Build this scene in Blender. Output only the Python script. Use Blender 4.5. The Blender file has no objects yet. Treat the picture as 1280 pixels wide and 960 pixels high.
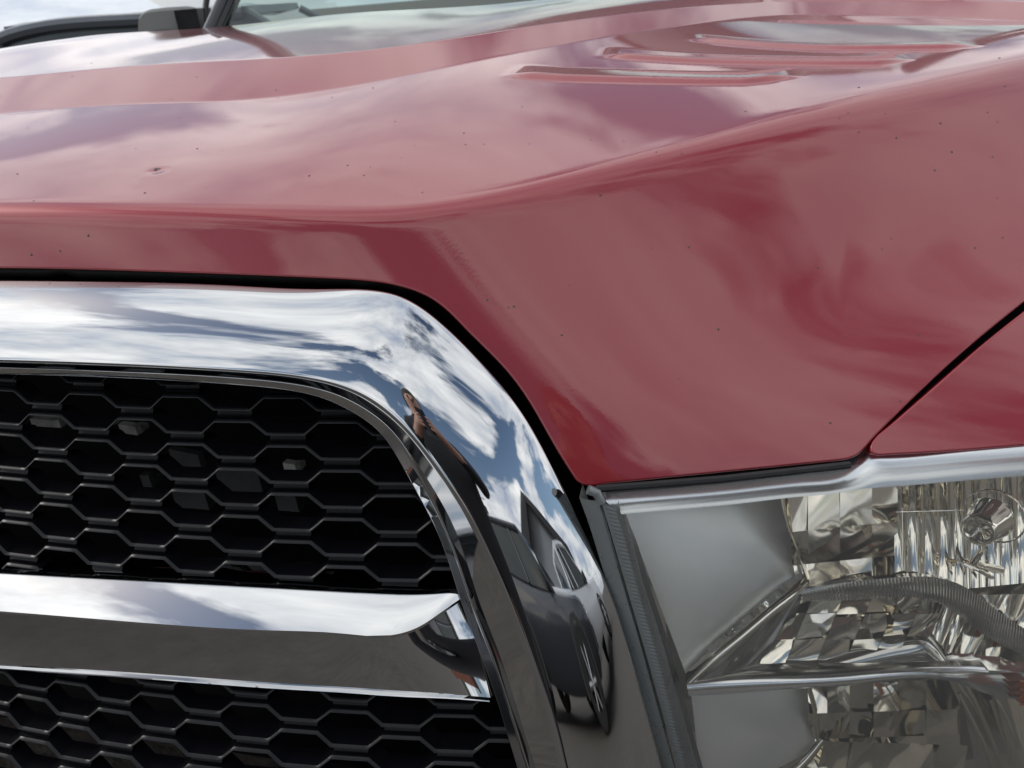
import bpy, bmesh, math, random
import numpy as np
from mathutils import Vector, Matrix

random.seed(7); RNG = np.random.default_rng(7)
SC = bpy.context.scene
COL = SC.collection

# ------------------------------------------------------------------ camera
YAW, PITCH, ROLL = math.radians(14.5), math.radians(27.0), math.radians(4.9)
CAM = np.array([0.58, -0.72, 1.38]); FPX = 960.0          # focal length in pixels of a 1280 wide frame
r0 = np.array([math.cos(YAW), math.sin(YAW), 0.0])
FWD = np.array([-math.sin(YAW) * math.cos(PITCH), math.cos(YAW) * math.cos(PITCH), -math.sin(PITCH)])
u0 = np.cross(r0, FWD)
RIGHT = math.cos(ROLL) * r0 - math.sin(ROLL) * u0
UP = np.cross(RIGHT, FWD)
cd = bpy.data.cameras.new("camera"); cam = bpy.data.objects.new("camera", cd); COL.objects.link(cam)
M3 = Matrix((RIGHT, UP, -FWD)).transposed()
cam.matrix_world = Matrix.Translation(Vector(CAM)) @ M3.to_4x4()
cd.sensor_fit = 'HORIZONTAL'; cd.sensor_width = 36.0; cd.lens = 36.0 * FPX / 1280.0
cd.clip_start = 0.02; cd.clip_end = 4000
cd.dof.use_dof = True; cd.dof.focus_distance = 0.92; cd.dof.aperture_fstop = 9.0
SC.camera = cam

# ------------------------------------------------------------------ world, sun, exposure
SUN_EL, SUN_AZ = math.radians(30), math.radians(268)       # azimuth clockwise from +Y
w = bpy.data.worlds.new("World"); SC.world = w; w.use_nodes = True
nt = w.node_tree; nt.nodes.clear()
def N(tree, t, **k):
    n = tree.nodes.new(t)
    for a, b in k.items(): setattr(n, a, b)
    return n
L = nt.links.new
out = N(nt, 'ShaderNodeOutputWorld'); bg = N(nt, 'ShaderNodeBackground'); bg.inputs[1].default_value = 0.1
sky = N(nt, 'ShaderNodeTexSky', sky_type='NISHITA', sun_disc=False, sun_elevation=SUN_EL, sun_rotation=SUN_AZ)
sky.dust_density = 2.0; sky.altitude = 100
tc = N(nt, 'ShaderNodeTexCoord'); sep = N(nt, 'ShaderNodeSeparateXYZ'); L(tc.outputs['Generated'], sep.inputs[0])
def mth(op, a=None, b=None, tree=nt, clamp=False):
    n = N(tree, 'ShaderNodeMath', operation=op, use_clamp=clamp)
    for i, v in enumerate((a, b)):
        if v is None: continue
        if isinstance(v, (int, float)): n.inputs[i].default_value = v
        else: tree.links.new(v, n.inputs[i])
    return n.outputs[0]
zc = mth('MAXIMUM', sep.outputs[2], 0.0)
den = mth('ADD', zc, 0.22)
px_ = mth('DIVIDE', sep.outputs[0], den); py_ = mth('DIVIDE', sep.outputs[1], den)
comb = N(nt, 'ShaderNodeCombineXYZ'); L(px_, comb.inputs[0]); L(py_, comb.inputs[1]); comb.inputs[2].default_value = 20.9
def noise(vec, scale, detail, rough, dist=0.0):
    n = N(nt, 'ShaderNodeTexNoise'); n.inputs['Scale'].default_value = scale
    n.inputs['Detail'].default_value = detail; n.inputs['Roughness'].default_value = rough
    n.inputs['Distortion'].default_value = dist; L(vec, n.inputs['Vector']); return n.outputs['Fac']
def ramp(v, stops):
    n = N(nt, 'ShaderNodeValToRGB'); L(v, n.inputs[0]); e = n.color_ramp.elements
    while len(e) < len(stops): e.new(0.5)
    for i, (p, c) in enumerate(stops): e[i].position = p; e[i].color = (c, c, c, 1) if isinstance(c, (int, float)) else (*c, 1)
    return n.outputs[0]
n1 = noise(comb.outputs[0], 1.25, 9, 0.56, 0.35)
cover = ramp(n1, [(0.41, 0.0), (0.475, 1.0)])
n2 = noise(comb.outputs[0], 2.1, 8, 0.6, 0.2)
shade = ramp(n2, [(0.30, (4.2, 5.0, 6.6)), (0.50, (9.4, 9.6, 9.9)), (0.68, (13.5, 13.4, 13.2))])
# clouds are brighter towards the veiled sun
dp = N(nt, 'ShaderNodeVectorMath', operation='DOT_PRODUCT'); L(tc.outputs['Generated'], dp.inputs[0])
dp.inputs[1].default_value = (math.sin(SUN_AZ) * math.cos(SUN_EL), math.cos(SUN_AZ) * math.cos(SUN_EL), math.sin(SUN_EL))
glow = mth('ADD', mth('MULTIPLY', mth('POWER', mth('MAXIMUM', dp.outputs['Value'], 0.0), 3.0), 0.15), 1.0)
# low, even band of bright cloud near the horizon
hz = ramp(zc, [(0.0, 1.0), (0.10, 0.0)])
hmix = N(nt, 'ShaderNodeMixRGB'); L(mth('MULTIPLY', hz, 0.75), hmix.inputs[0]); L(shade, hmix.inputs[1]); hmix.inputs[2].default_value = (5.9, 6.5, 7.2, 1)
cov2 = mth('MAXIMUM', cover, mth('MULTIPLY', hz, 0.8))
smul = N(nt, 'ShaderNodeMixRGB', blend_type='MULTIPLY'); smul.inputs[0].default_value = 1.0
L(sky.outputs[0], smul.inputs[1]); smul.inputs[2].default_value = (1.0, 1.0, 1.0, 1)
mix = N(nt, 'ShaderNodeMixRGB'); L(cov2, mix.inputs[0]); L(smul.outputs[0], mix.inputs[1]); L(hmix.outputs[0], mix.inputs[2])
gm = N(nt, 'ShaderNodeVectorMath', operation='SCALE'); L(mix.outputs[0], gm.inputs[0]); L(glow, gm.inputs['Scale'])
L(gm.outputs[0], bg.inputs[0]); L(bg.outputs[0], out.inputs[0])
sd = bpy.data.lights.new("sun", 'SUN'); sd.energy = 1.0; sd.angle = math.radians(12); sd.color = (1, .96, .9)
sun = bpy.data.objects.new("sun", sd); COL.objects.link(sun)
sv = Vector((math.sin(SUN_AZ) * math.cos(SUN_EL), math.cos(SUN_AZ) * math.cos(SUN_EL), math.sin(SUN_EL)))
sun.rotation_euler = sv.to_track_quat('Z', 'Y').to_euler()
SC.view_settings.view_transform = 'Standard'; SC.view_settings.look = 'None'
SC.view_settings.exposure = 0.2; SC.view_settings.gamma = 1.0

# ------------------------------------------------------------------ materials
def mat(name, base, metallic=0.0, rough=0.5, coat=0.0, coat_rough=0.03, spec=0.5, bump=None, var=None, rvar=None):
    """bump=(scale, strength, dist)  var=(scale, amount)  rvar=(scale, amount)"""
    m = bpy.data.materials.new(name); m.use_nodes = True; t = m.node_tree; b = t.nodes['Principled BSDF']
    b.inputs['Base Color'].default_value = (*base, 1); b.inputs['Metallic'].default_value = metallic
    b.inputs['Roughness'].default_value = rough; b.inputs['Coat Weight'].default_value = coat
    b.inputs['Coat Roughness'].default_value = coat_rough; b.inputs['Specular IOR Level'].default_value = spec
    tc = N(t, 'ShaderNodeTexCoord')
    def nz(s, d=4):
        n = N(t, 'ShaderNodeTexNoise'); n.inputs['Scale'].default_value = s; n.inputs['Detail'].default_value = d
        t.links.new(tc.outputs['Object'], n.inputs['Vector']); return n.outputs['Fac']
    if var:
        f = nz(var[0], 6); mx = N(t, 'ShaderNodeMixRGB'); t.links.new(f, mx.inputs[0])
        mx.inputs[1].default_value = (*[c * (1 - var[1]) for c in base], 1)
        mx.inputs[2].default_value = (*[min(1, c * (1 + var[1])) for c in base], 1); t.links.new(mx.outputs[0], b.inputs['Base Color'])
    if rvar:
        f = nz(rvar[0], 5); mr = N(t, 'ShaderNodeMapRange'); t.links.new(f, mr.inputs[0])
        mr.inputs[1].default_value = 0.35; mr.inputs[2].default_value = 0.75
        mr.inputs[3].default_value = rough; mr.inputs[4].default_value = rough + rvar[1]; t.links.new(mr.outputs[0], b.inputs['Roughness'])
    if bump:
        f = nz(bump[0], 3); bp = N(t, 'ShaderNodeBump'); bp.inputs['Strength'].default_value = bump[1]; bp.inputs['Distance'].default_value = bump[2]
        t.links.new(f, bp.inputs['Height']); t.links.new(bp.outputs[0], b.inputs['Normal'])
        if coat: t.links.new(bp.outputs[0], b.inputs['Coat Normal'])
    return m
MAT = {}
MAT['paint'] = mat('red_pearl_paint', (0.27, 0.009, 0.016), 0.35, 0.45, 1.0, 0.015, bump=(260, 0.04, 0.0006), var=(2600, 0.3))
MAT['paint'].node_tree.nodes['Principled BSDF'].inputs['Coat Roughness'].default_value = 0.02
MAT['paint'].node_tree.nodes['Principled BSDF'].inputs['Coat IOR'].default_value = 1.62
MAT['chrome'] = mat('chrome', (0.58, 0.59, 0.60), 1.0, 0.018, rvar=(14, 0.03))
MAT['dark_chrome'] = mat('smoked_chrome', (0.58, 0.57, 0.54), 1.0, 0.09)
MAT['reflector'] = mat('reflector_chrome', (0.93, 0.88, 0.77), 1.0, 0.06)
MAT['satin'] = mat('satin_silver', (0.94, 0.95, 0.93), 0.55, 0.34, bump=(900, 0.08, 0.0004))
MAT['blade'] = mat('bright_blade', (0.80, 0.81, 0.81), 1.0, 0.14)
MAT['bezel'] = mat('bright_bezel', (0.66, 0.68, 0.69), 1.0, 0.24)
MAT['rim'] = mat('lens_rim_grey', (0.22, 0.235, 0.235), 0.3, 0.25, rvar=(60, .2))
MAT['black_plastic'] = mat('black_mesh_plastic', (0.004, 0.004, 0.006), 0, 0.28, spec=0.22)
MAT['mesh_edge'] = mat('mesh_rib_edge', (0.008, 0.009, 0.011), 0, 0.34, spec=0.25)
MAT['web'] = mat('web_black', (0.003, 0.003, 0.004), 0, 0.25, spec=0.15)
MAT['gloss_black'] = mat('gloss_black', (0.006, 0.006, 0.008), 0, 0.12)
MAT['rubber'] = mat('black_rubber', (0.010, 0.010, 0.011), 0, 0.5, rvar=(60, 0.2))
MAT['seal'] = mat('seal_rubber', (0.004, 0.004, 0.004), 0, 0.6, spec=0.2)
MAT['void'] = mat('engine_bay_black', (0.004, 0.004, 0.004), 0, 0.9, spec=0.1)
MAT['grey_plastic'] = mat('grey_plastic', (0.035, 0.037, 0.038), 0, 0.55, bump=(500, 0.1, 0.001))
MAT['tag'] = mat('worn_aluminium', (0.30, 0.30, 0.28), 0.2, 0.5, var=(70, 0.9))
MAT['dirt'] = mat('dirt', (0.11, 0.08, 0.075), 0, 0.9)
MAT['amber'] = mat('amber_plastic', (0.50, 0.13, 0.03), 0, 0.2)
MAT['ground'] = mat('gravel_asphalt', (0.090, 0.078, 0.066), 0, 0.9, bump=(30, 0.5, 0.02), var=(9, 0.35))
MAT['siding'] = mat('grey_siding', (0.30, 0.32, 0.34), 0, 0.5)
MAT['dark_trim'] = mat('dark_trim', (0.02, 0.02, 0.022), 0, 0.5)
MAT['brick'] = mat('red_brick', (0.22, 0.09, 0.06), 0, 0.9, var=(8, 0.3))
MAT['suv_paint'] = mat('dark_grey_paint', (0.035, 0.04, 0.05), 0.4, 0.35, 1.0)
MAT['silver_paint'] = mat('silver_paint', (0.62, 0.64, 0.66), 0.3, 0.35, 1.0)
MAT['white_paint'] = mat('white_paint', (0.8, 0.8, 0.79), 0, 0.4, 0.8)
MAT['grey_paint'] = mat('blue_grey_paint', (0.085, 0.095, 0.11), 0.3, 0.4, 0.6)
MAT['glass_dark'] = mat('dark_window_glass', (0.02, 0.028, 0.03), 0, 0.03)
MAT['tyre'] = mat('tyre', (0.012, 0.012, 0.012), 0, 0.8)
MAT['alloy'] = mat('alloy', (0.4, 0.4, 0.41), 1.0, 0.3)
MAT['skin'] = mat('skin', (0.45, 0.26, 0.19), 0, 0.5)
MAT['shirt'] = mat('dark_jacket', (0.018, 0.018, 0.022), 0, 0.85)
MAT['hair'] = mat('dark_hair', (0.02, 0.013, 0.009), 0, 0.6)
MAT['wood'] = mat('weathered_wood', (0.10, 0.075, 0.05), 0, 0.9)
MAT['hill'] = mat('hill_scrub', (0.05, 0.06, 0.035), 0, 1.0, var=(0.02, 0.4))
MAT['dash'] = mat('dashboard', (0.10, 0.11, 0.105), 0, 0.6)
MAT['mirror_shell'] = mat('mirror_shell', (0.12, 0.125, 0.12), 0, 0.55)

def lens_mat(name, tint, rough=0.01, haze=0.0, bump=None):
    m = bpy.data.materials.new(name); m.use_nodes = True; t = m.node_tree; t.nodes.clear()
    o = N(t, 'ShaderNodeOutputMaterial'); tr = N(t, 'ShaderNodeBsdfTransparent'); tr.inputs[0].default_value = (*tint, 1)
    gl = N(t, 'ShaderNodeBsdfGlossy'); gl.inputs['Roughness'].default_value = rough
    fr = N(t, 'ShaderNodeFresnel'); fr.inputs[0].default_value = 1.5
    mx = N(t, 'ShaderNodeMixShader'); t.links.new(fr.outputs[0], mx.inputs[0]); t.links.new(tr.outputs[0], mx.inputs[1]); t.links.new(gl.outputs[0], mx.inputs[2])
    if bump:
        tc = N(t, 'ShaderNodeTexCoord'); n = N(t, 'ShaderNodeTexNoise'); n.inputs['Scale'].default_value = bump[0]
        t.links.new(tc.outputs['Object'], n.inputs['Vector']); bp = N(t, 'ShaderNodeBump'); bp.inputs['Strength'].default_value = bump[1]; bp.inputs['Distance'].default_value = 0.001
        t.links.new(n.outputs['Fac'], bp.inputs['Height']); t.links.new(bp.outputs[0], gl.inputs['Normal'])
    if haze:   # white scatter mixed in to brighten the dark lamp interior, like aged plastic
        df = N(t, 'ShaderNodeBsdfDiffuse'); df.inputs[0].default_value = (.8, .8, .77, 1); tl = N(t, 'ShaderNodeBsdfTranslucent'); tl.inputs[0].default_value = (.8, .8, .77, 1)
        ad = N(t, 'ShaderNodeMixShader'); ad.inputs[0].default_value = 0.5; t.links.new(df.outputs[0], ad.inputs[1]); t.links.new(tl.outputs[0], ad.inputs[2])
        tcn = N(t, 'ShaderNodeTexCoord'); nz = N(t, 'ShaderNodeTexNoise'); nz.inputs['Scale'].default_value = 25; nz.inputs['Detail'].default_value = 8; t.links.new(tcn.outputs['Object'], nz.inputs['Vector'])
        mr = N(t, 'ShaderNodeMapRange'); t.links.new(nz.outputs['Fac'], mr.inputs[0]); mr.inputs[3].default_value = haze * .6; mr.inputs[4].default_value = haze * 1.4
        m2 = N(t, 'ShaderNodeMixShader'); t.links.new(mr.outputs[0], m2.inputs[0]); t.links.new(mx.outputs[0], m2.inputs[1]); t.links.new(ad.outputs[0], m2.inputs[2]); mx = m2
    t.links.new(mx.outputs[0], o.inputs[0]); return m
MAT['lens'] = lens_mat('clear_polycarbonate', (0.98, 0.98, 0.96), haze=0.13)
MAT['windscreen'] = lens_mat('windscreen_glass', (0.55, 0.68, 0.64))

# ------------------------------------------------------------------ helpers
def ray(px, py): return (px - 640) / FPX * RIGHT - (py - 480) / FPX * UP + FWD
def at(px, py, Y):
    """point on the sight line through a photo pixel; Y is its y (a number or a function of x, z)"""
    d = ray(px, py)
    if callable(Y):
        y = 0.05
        for _ in range(30):
            P = CAM + d * ((y - CAM[1]) / d[1]); y = 0.5 * y + 0.5 * Y(P[0], P[2])
        return CAM + d * ((y - CAM[1]) / d[1])
    return CAM + d * ((Y - CAM[1]) / d[1])
def proj(P):
    v = np.asarray(P) - CAM; z = v @ FWD; z = np.where(np.abs(z) < 1e-6, 1e-6, z)
    return 640 + FPX * (v @ RIGHT) / z, 480 - FPX * (v @ UP) / z

def cspline(u, P, q):
    """natural cubic spline through P at parameters u, evaluated at q (linear outside)"""
    u = np.asarray(u, float); P = np.asarray(P, float); q = np.asarray(q, float)
    flat = P.ndim == 1
    if flat: P = P[:, None]
    n = len(u); h = np.diff(u); A = np.zeros((n, n)); B = np.zeros_like(P); A[0, 0] = A[-1, -1] = 1
    for i in range(1, n - 1):
        A[i, i - 1] = h[i - 1]; A[i, i] = 2 * (h[i - 1] + h[i]); A[i, i + 1] = h[i]
        B[i] = 6 * ((P[i + 1] - P[i]) / h[i] - (P[i] - P[i - 1]) / h[i - 1])
    m = np.linalg.solve(A, B)
    k = np.clip(np.searchsorted(u, q) - 1, 0, n - 2); qc = np.clip(q, u[0], u[-1])
    t = (qc - u[k])[:, None]; hh = h[k][:, None]
    a = (P[k + 1] - P[k]) / hh - hh * (2 * m[k] + m[k + 1]) / 6
    r = P[k] + a * t + m[k] * t ** 2 / 2 + (m[k + 1] - m[k]) / (6 * hh) * t ** 3
    d = a + m[k] * t + (m[k + 1] - m[k]) / (2 * hh) * t ** 2
    r = r + d * (q - qc)[:, None]
    return r[:, 0] if flat else r
def chord(P):
    d = np.linalg.norm(np.diff(np.asarray(P, float), axis=0), axis=1); return np.concatenate([[0], np.cumsum(d)])
def curve(P, n):
    u = chord(P); return cspline(u, P, np.linspace(0, u[-1], n))
def bspline(P, n):
    """clamped uniform cubic B-spline of control rows P[k, ...] at n parameters per span"""
    P = np.asarray(P, float); k = len(P); kn = np.concatenate([[0] * 3, np.arange(k - 2), [k - 3] * 3]).astype(float)
    T = np.concatenate([np.linspace(i, i + 1, n, endpoint=False) for i in range(k - 3)] + [[k - 3 - 1e-9]])
    Nb = np.zeros((len(T), len(kn) - 1))
    for i in range(len(kn) - 1): Nb[:, i] = (T >= kn[i]) & (T < kn[i + 1])
    for p in range(1, 4):
        M = np.zeros((len(T), len(kn) - 1 - p))
        for i in range(M.shape[1]):
            a = kn[i + p] - kn[i]; b = kn[i + p + 1] - kn[i + 1]
            if a > 0: M[:, i] += (T - kn[i]) / a * Nb[:, i]
            if b > 0: M[:, i] += (kn[i + p + 1] - T) / b * Nb[:, i + 1]
        Nb = M
    return np.tensordot(Nb, P, axes=(1, 0))

def mesh_obj(name, V, F, m, parent=None, smooth=True, sharp=None):
    me = bpy.data.meshes.new(name); me.from_pydata([tuple(map(float, v)) for v in V], [], [tuple(map(int, f)) for f in F]); me.update()
    if m is not None: me.materials.append(MAT[m] if isinstance(m, str) else m)
    if smooth: me.polygons.foreach_set('use_smooth', [True] * len(me.polygons))
    if sharp is not None: me.set_sharp_from_angle(angle=math.radians(sharp))
    o = bpy.data.objects.new(name, me); COL.objects.link(o)
    if parent is not None:
        o.parent = parent; o.matrix_parent_inverse = Matrix.Identity(4)
        # meshes are authored in world space: undo the parents' placement
        mw = Matrix.Identity(4); p = parent; chain = []
        while p: chain.append(p); p = p.parent
        for p in reversed(chain): mw = mw @ Matrix.LocRotScale(p.location, p.rotation_euler, p.scale)
        me.transform(mw.inverted())
    return o
def grid_faces(nr, nc, off=0, flip=False, wrap=False):
    f = []
    for i in range(nr - 1):
        for j in range(nc - 1 + (1 if wrap else 0)):
            a = off + i * nc + j; b = off + i * nc + (j + 1) % nc; c = b + nc; d = a + nc
            f.append((a, d, c, b) if flip else (a, b, c, d))
    return f
def grid_obj(name, G, m, parent=None, flip=False, sharp=None, wrap=False):
    G = np.asarray(G); nr, nc = G.shape[:2]; i, j = nr // 2, nc // 2
    if parent is not None and not wrap and nr > 2 and nc > 2:   # outer faces look out of the truck, towards the street
        n = np.cross(G[i, j + 1] - G[i, j - 1], G[i + 1, j] - G[i - 1, j]); flip = np.dot(n, CAM - G[i, j]) < 0
    return mesh_obj(name, G.reshape(-1, 3), grid_faces(nr, nc, 0, flip, wrap), m, parent, True, sharp)
def empty(name, loc, parent=None, rz=0.0):
    o = bpy.data.objects.new(name, None); COL.objects.link(o); o.location = loc; o.rotation_euler = (0, 0, rz); o.empty_display_size = 0.1
    if parent: o.parent = parent
    return o
def tag(o, label=None, cat=None, group=None, kind=None):
    for k, v in (('label', label), ('category', cat), ('group', group), ('kind', kind)):
        if v: o[k] = v
    return o
class MB:
    """collects shapes, then links them as one mesh object"""
    def __init__(s): s.V = []; s.F = []
    def add(s, V, F):
        o = len(s.V); s.V += [tuple(v) for v in V]; s.F += [tuple(i + o for i in f) for f in F]; return s
    def grid(s, G, flip=False, wrap=False):
        G = np.asarray(G); return s.add(G.reshape(-1, 3), grid_faces(G.shape[0], G.shape[1], 0, flip, wrap))
    def box(s, c, d, rz=0.0):
        x, y, z = d[0] / 2, d[1] / 2, d[2] / 2; ca, sa = math.cos(rz), math.sin(rz)
        V = [(c[0] + ca * X - sa * Y, c[1] + sa * X + ca * Y, c[2] + Z) for X in (-x, x) for Y in (-y, y) for Z in (-z, z)]
        return s.add(V, [(0, 1, 3, 2), (4, 6, 7, 5), (0, 4, 5, 1), (2, 3, 7, 6), (0, 2, 6, 4), (1, 5, 7, 3)])
    def tube(s, path, r, n=10, cap=True):
        path = np.asarray(path, float); k = len(path); rr = np.broadcast_to(r, (k,)); rows = []
        ref = np.array([0.31, 0.17, 0.93])
        for i in range(k):
            t = path[min(i + 1, k - 1)] - path[max(i - 1, 0)]; t /= np.linalg.norm(t) + 1e-12
            a = np.cross(t, ref); a /= np.linalg.norm(a); b = np.cross(t, a)
            rows.append([path[i] + rr[i] * (math.cos(x) * a + math.sin(x) * b) for x in np.linspace(0, 2 * math.pi, n, endpoint=False)])
        s.grid(np.array(rows), wrap=True)
        if cap: 
            o = len(s.V) - k * n; s.F.append(tuple(o + i for i in range(n))[::-1]); s.F.append(tuple(o + (k - 1) * n + i for i in range(n)))
        return s
    def build(s, name, m, parent=None, smooth=True, sharp=40): return mesh_obj(name, s.V, s.F, m, parent, smooth, sharp)

def clip_mesh(V, F, s):
    """keep the part of a triangle/quad mesh where the vertex field s > 0; returns V, F, boundary edge list"""
    V = [np.asarray(v) for v in V]; cut = {}; out = []; be = []
    def mid(a, b):
        k = (min(a, b), max(a, b))
        if k not in cut:
            t = s[a] / (s[a] - s[b]); V.append(V[a] + t * (V[b] - V[a])); cut[k] = len(V) - 1
        return cut[k]
    for f in F:
        ins = [s[i] > 0 for i in f]
        if all(ins): out.append(f); continue
        if not any(ins): continue
        p = []; e = []
        for i in range(len(f)):
            a, b = f[i], f[(i + 1) % len(f)]
            if s[a] > 0: p.append(a)
            if (s[a] > 0) != (s[b] > 0): m_ = mid(a, b); p.append(m_); e.append((m_, s[a] > 0))
        if len(p) >= 3: out.append(tuple(p))
        if len(e) == 2:
            a, b = e if e[0][1] else (e[1], e[0]); be.append((a[0], b[0]))
    used = sorted({i for f in out for i in f}); mp = {u: i for i, u in enumerate(used)}
    return np.array([V[i] for i in used]), [tuple(mp[i] for i in f) for f in out], [(mp[a], mp[b]) for a, b in be if a in mp and b in mp]
def poly_field(poly, X, Y):
    """signed distance (inside > 0) of points to a polygon, in the polygon's units"""
    P = np.asarray(poly, float); Q = np.roll(P, -1, axis=0); d2 = np.full(X.shape, 1e18); ins = np.zeros(X.shape, bool)
    for (ax, ay), (bx, by) in zip(P, Q):
        ex, ey = bx - ax, by - ay; t = np.clip(((X - ax) * ex + (Y - ay) * ey) / (ex * ex + ey * ey + 1e-12), 0, 1)
        d2 = np.minimum(d2, (X - ax - t * ex) ** 2 + (Y - ay - t * ey) ** 2)
        c = ((ay > Y) != (by > Y)) & (X < (bx - ax) * (Y - ay) / (by - ay + 1e-12) + ax); ins ^= c
    return np.where(ins, 1, -1) * np.sqrt(d2)
def soft(pts, n=6, frac=0.35):
    """polyline with its corners rounded"""
    P = np.asarray(pts, float); o = [P[0]]
    for i in range(1, len(P) - 1):
        a = P[i] + (P[i - 1] - P[i]) * frac; b = P[i] + (P[i + 1] - P[i]) * frac
        for t in np.linspace(0, 1, n): o.append((1 - t) ** 2 * a + 2 * t * (1 - t) * P[i] + t * t * b)
    o.append(P[-1]); return np.array(o)
def chains(be):
    """order boundary edges into polylines"""
    adj = {}
    for a, b in be: adj.setdefault(a, []).append(b); adj.setdefault(b, []).append(a)
    left = set(adj); out_ = []
    while left:
        ends = [v for v in left if len(adj[v]) == 1]; v = ends[0] if ends else next(iter(left)); c = [v]; left.discard(v)
        while True:
            n = [q for q in adj[c[-1]] if q in left]
            if not n: break
            c.append(n[0]); left.discard(n[0])
        out_.append(c)
    return out_
def hem_strip(P, nrm_of, inside, r=0.0028, depth=0.009, steps=6, step=0.003):
    """rolled and folded edge along a panel's boundary polyline"""
    d = chord(P); keep = np.concatenate([[True], np.diff(d) > 1e-5]); P = P[keep]; d = d[keep]
    n = max(8, int(d[-1] / step)); q = np.linspace(0, d[-1], n); Q = np.stack([np.interp(q, d, P[:, k]) for k in range(3)], 1)
    Nn = np.array([nrm_of(p) for p in Q])
    def sm(A, k):
        for _ in range(k):
            B = A.copy(); B[1:-1] = (A[:-2] + 2 * A[1:-1] + A[2:]) / 4; A = B
        return A
    Nn = sm(Nn, 6); Nn /= np.linalg.norm(Nn, axis=1)[:, None]
    T = sm(np.gradient(Q, axis=0), 4); T /= np.linalg.norm(T, axis=1)[:, None]
    O = np.cross(T, Nn); O /= np.linalg.norm(O, axis=1)[:, None]
    if np.mean([np.dot(o, i) for o, i in zip(O, inside(Q))]) > 0: O = -O
    rows_ = [Q - O * 0.0010 - Nn * 0.00004]
    for k in range(steps + 1):
        a = math.pi / 2 * k / steps; rows_.append(Q + O * r * math.sin(a) - Nn * r * (1 - math.cos(a)))
    rows_.append(Q + O * r - Nn * (r + depth))
    return np.array(rows_)
# ------------------------------------------------------------------ setting
def plane(name, x0, x1, y0, y1, z, m):
    return mesh_obj(name, [(x0, y0, z), (x1, y0, z), (x1, y1, z), (x0, y1, z)], [(0, 1, 2, 3)], m, None, False)
tag(plane('ground', -1500, 1500, -1500, 1500, 0, 'ground'), kind='structure')
SUV_LOC, SUV_RZ = (4.0, -4.6, 0), math.radians(150)
PICK_LOC, PICK_RZ = (6.4, -3.2, 0), math.radians(118)
SHED_LOC, SHED_RZ = (13.0, -9.0, 0), math.radians(55)
BRICK_LOC, BRICK_RZ = (8.0, -17.0, 0), math.radians(25)
# the yard in front of the truck, seen in its chrome; and what stands beyond it
def hills(name, pts, m):
    n = 120; a = np.linspace(pts[0], pts[1], n); V = []
    for t in a:
        h = pts[3] * (0.55 + .25 * math.sin(t * 5) + .15 * math.sin(t * 13 + 1) + .08 * math.sin(t * 31)); R = pts[2]
        V.append([(R * math.sin(t), R * math.cos(t), -1), (R * 1.02 * math.sin(t), R * 1.02 * math.cos(t), h * .7), (R * 1.06 * math.sin(t), R * 1.06 * math.cos(t), h), (R * 1.3 * math.sin(t), R * 1.3 * math.cos(t), -1)])
    return tag(grid_obj(name, np.array(V).transpose(1, 0, 2), m), kind='structure')
hills('hills', (math.radians(125), math.radians(275), 420, 17), 'hill')

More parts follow.
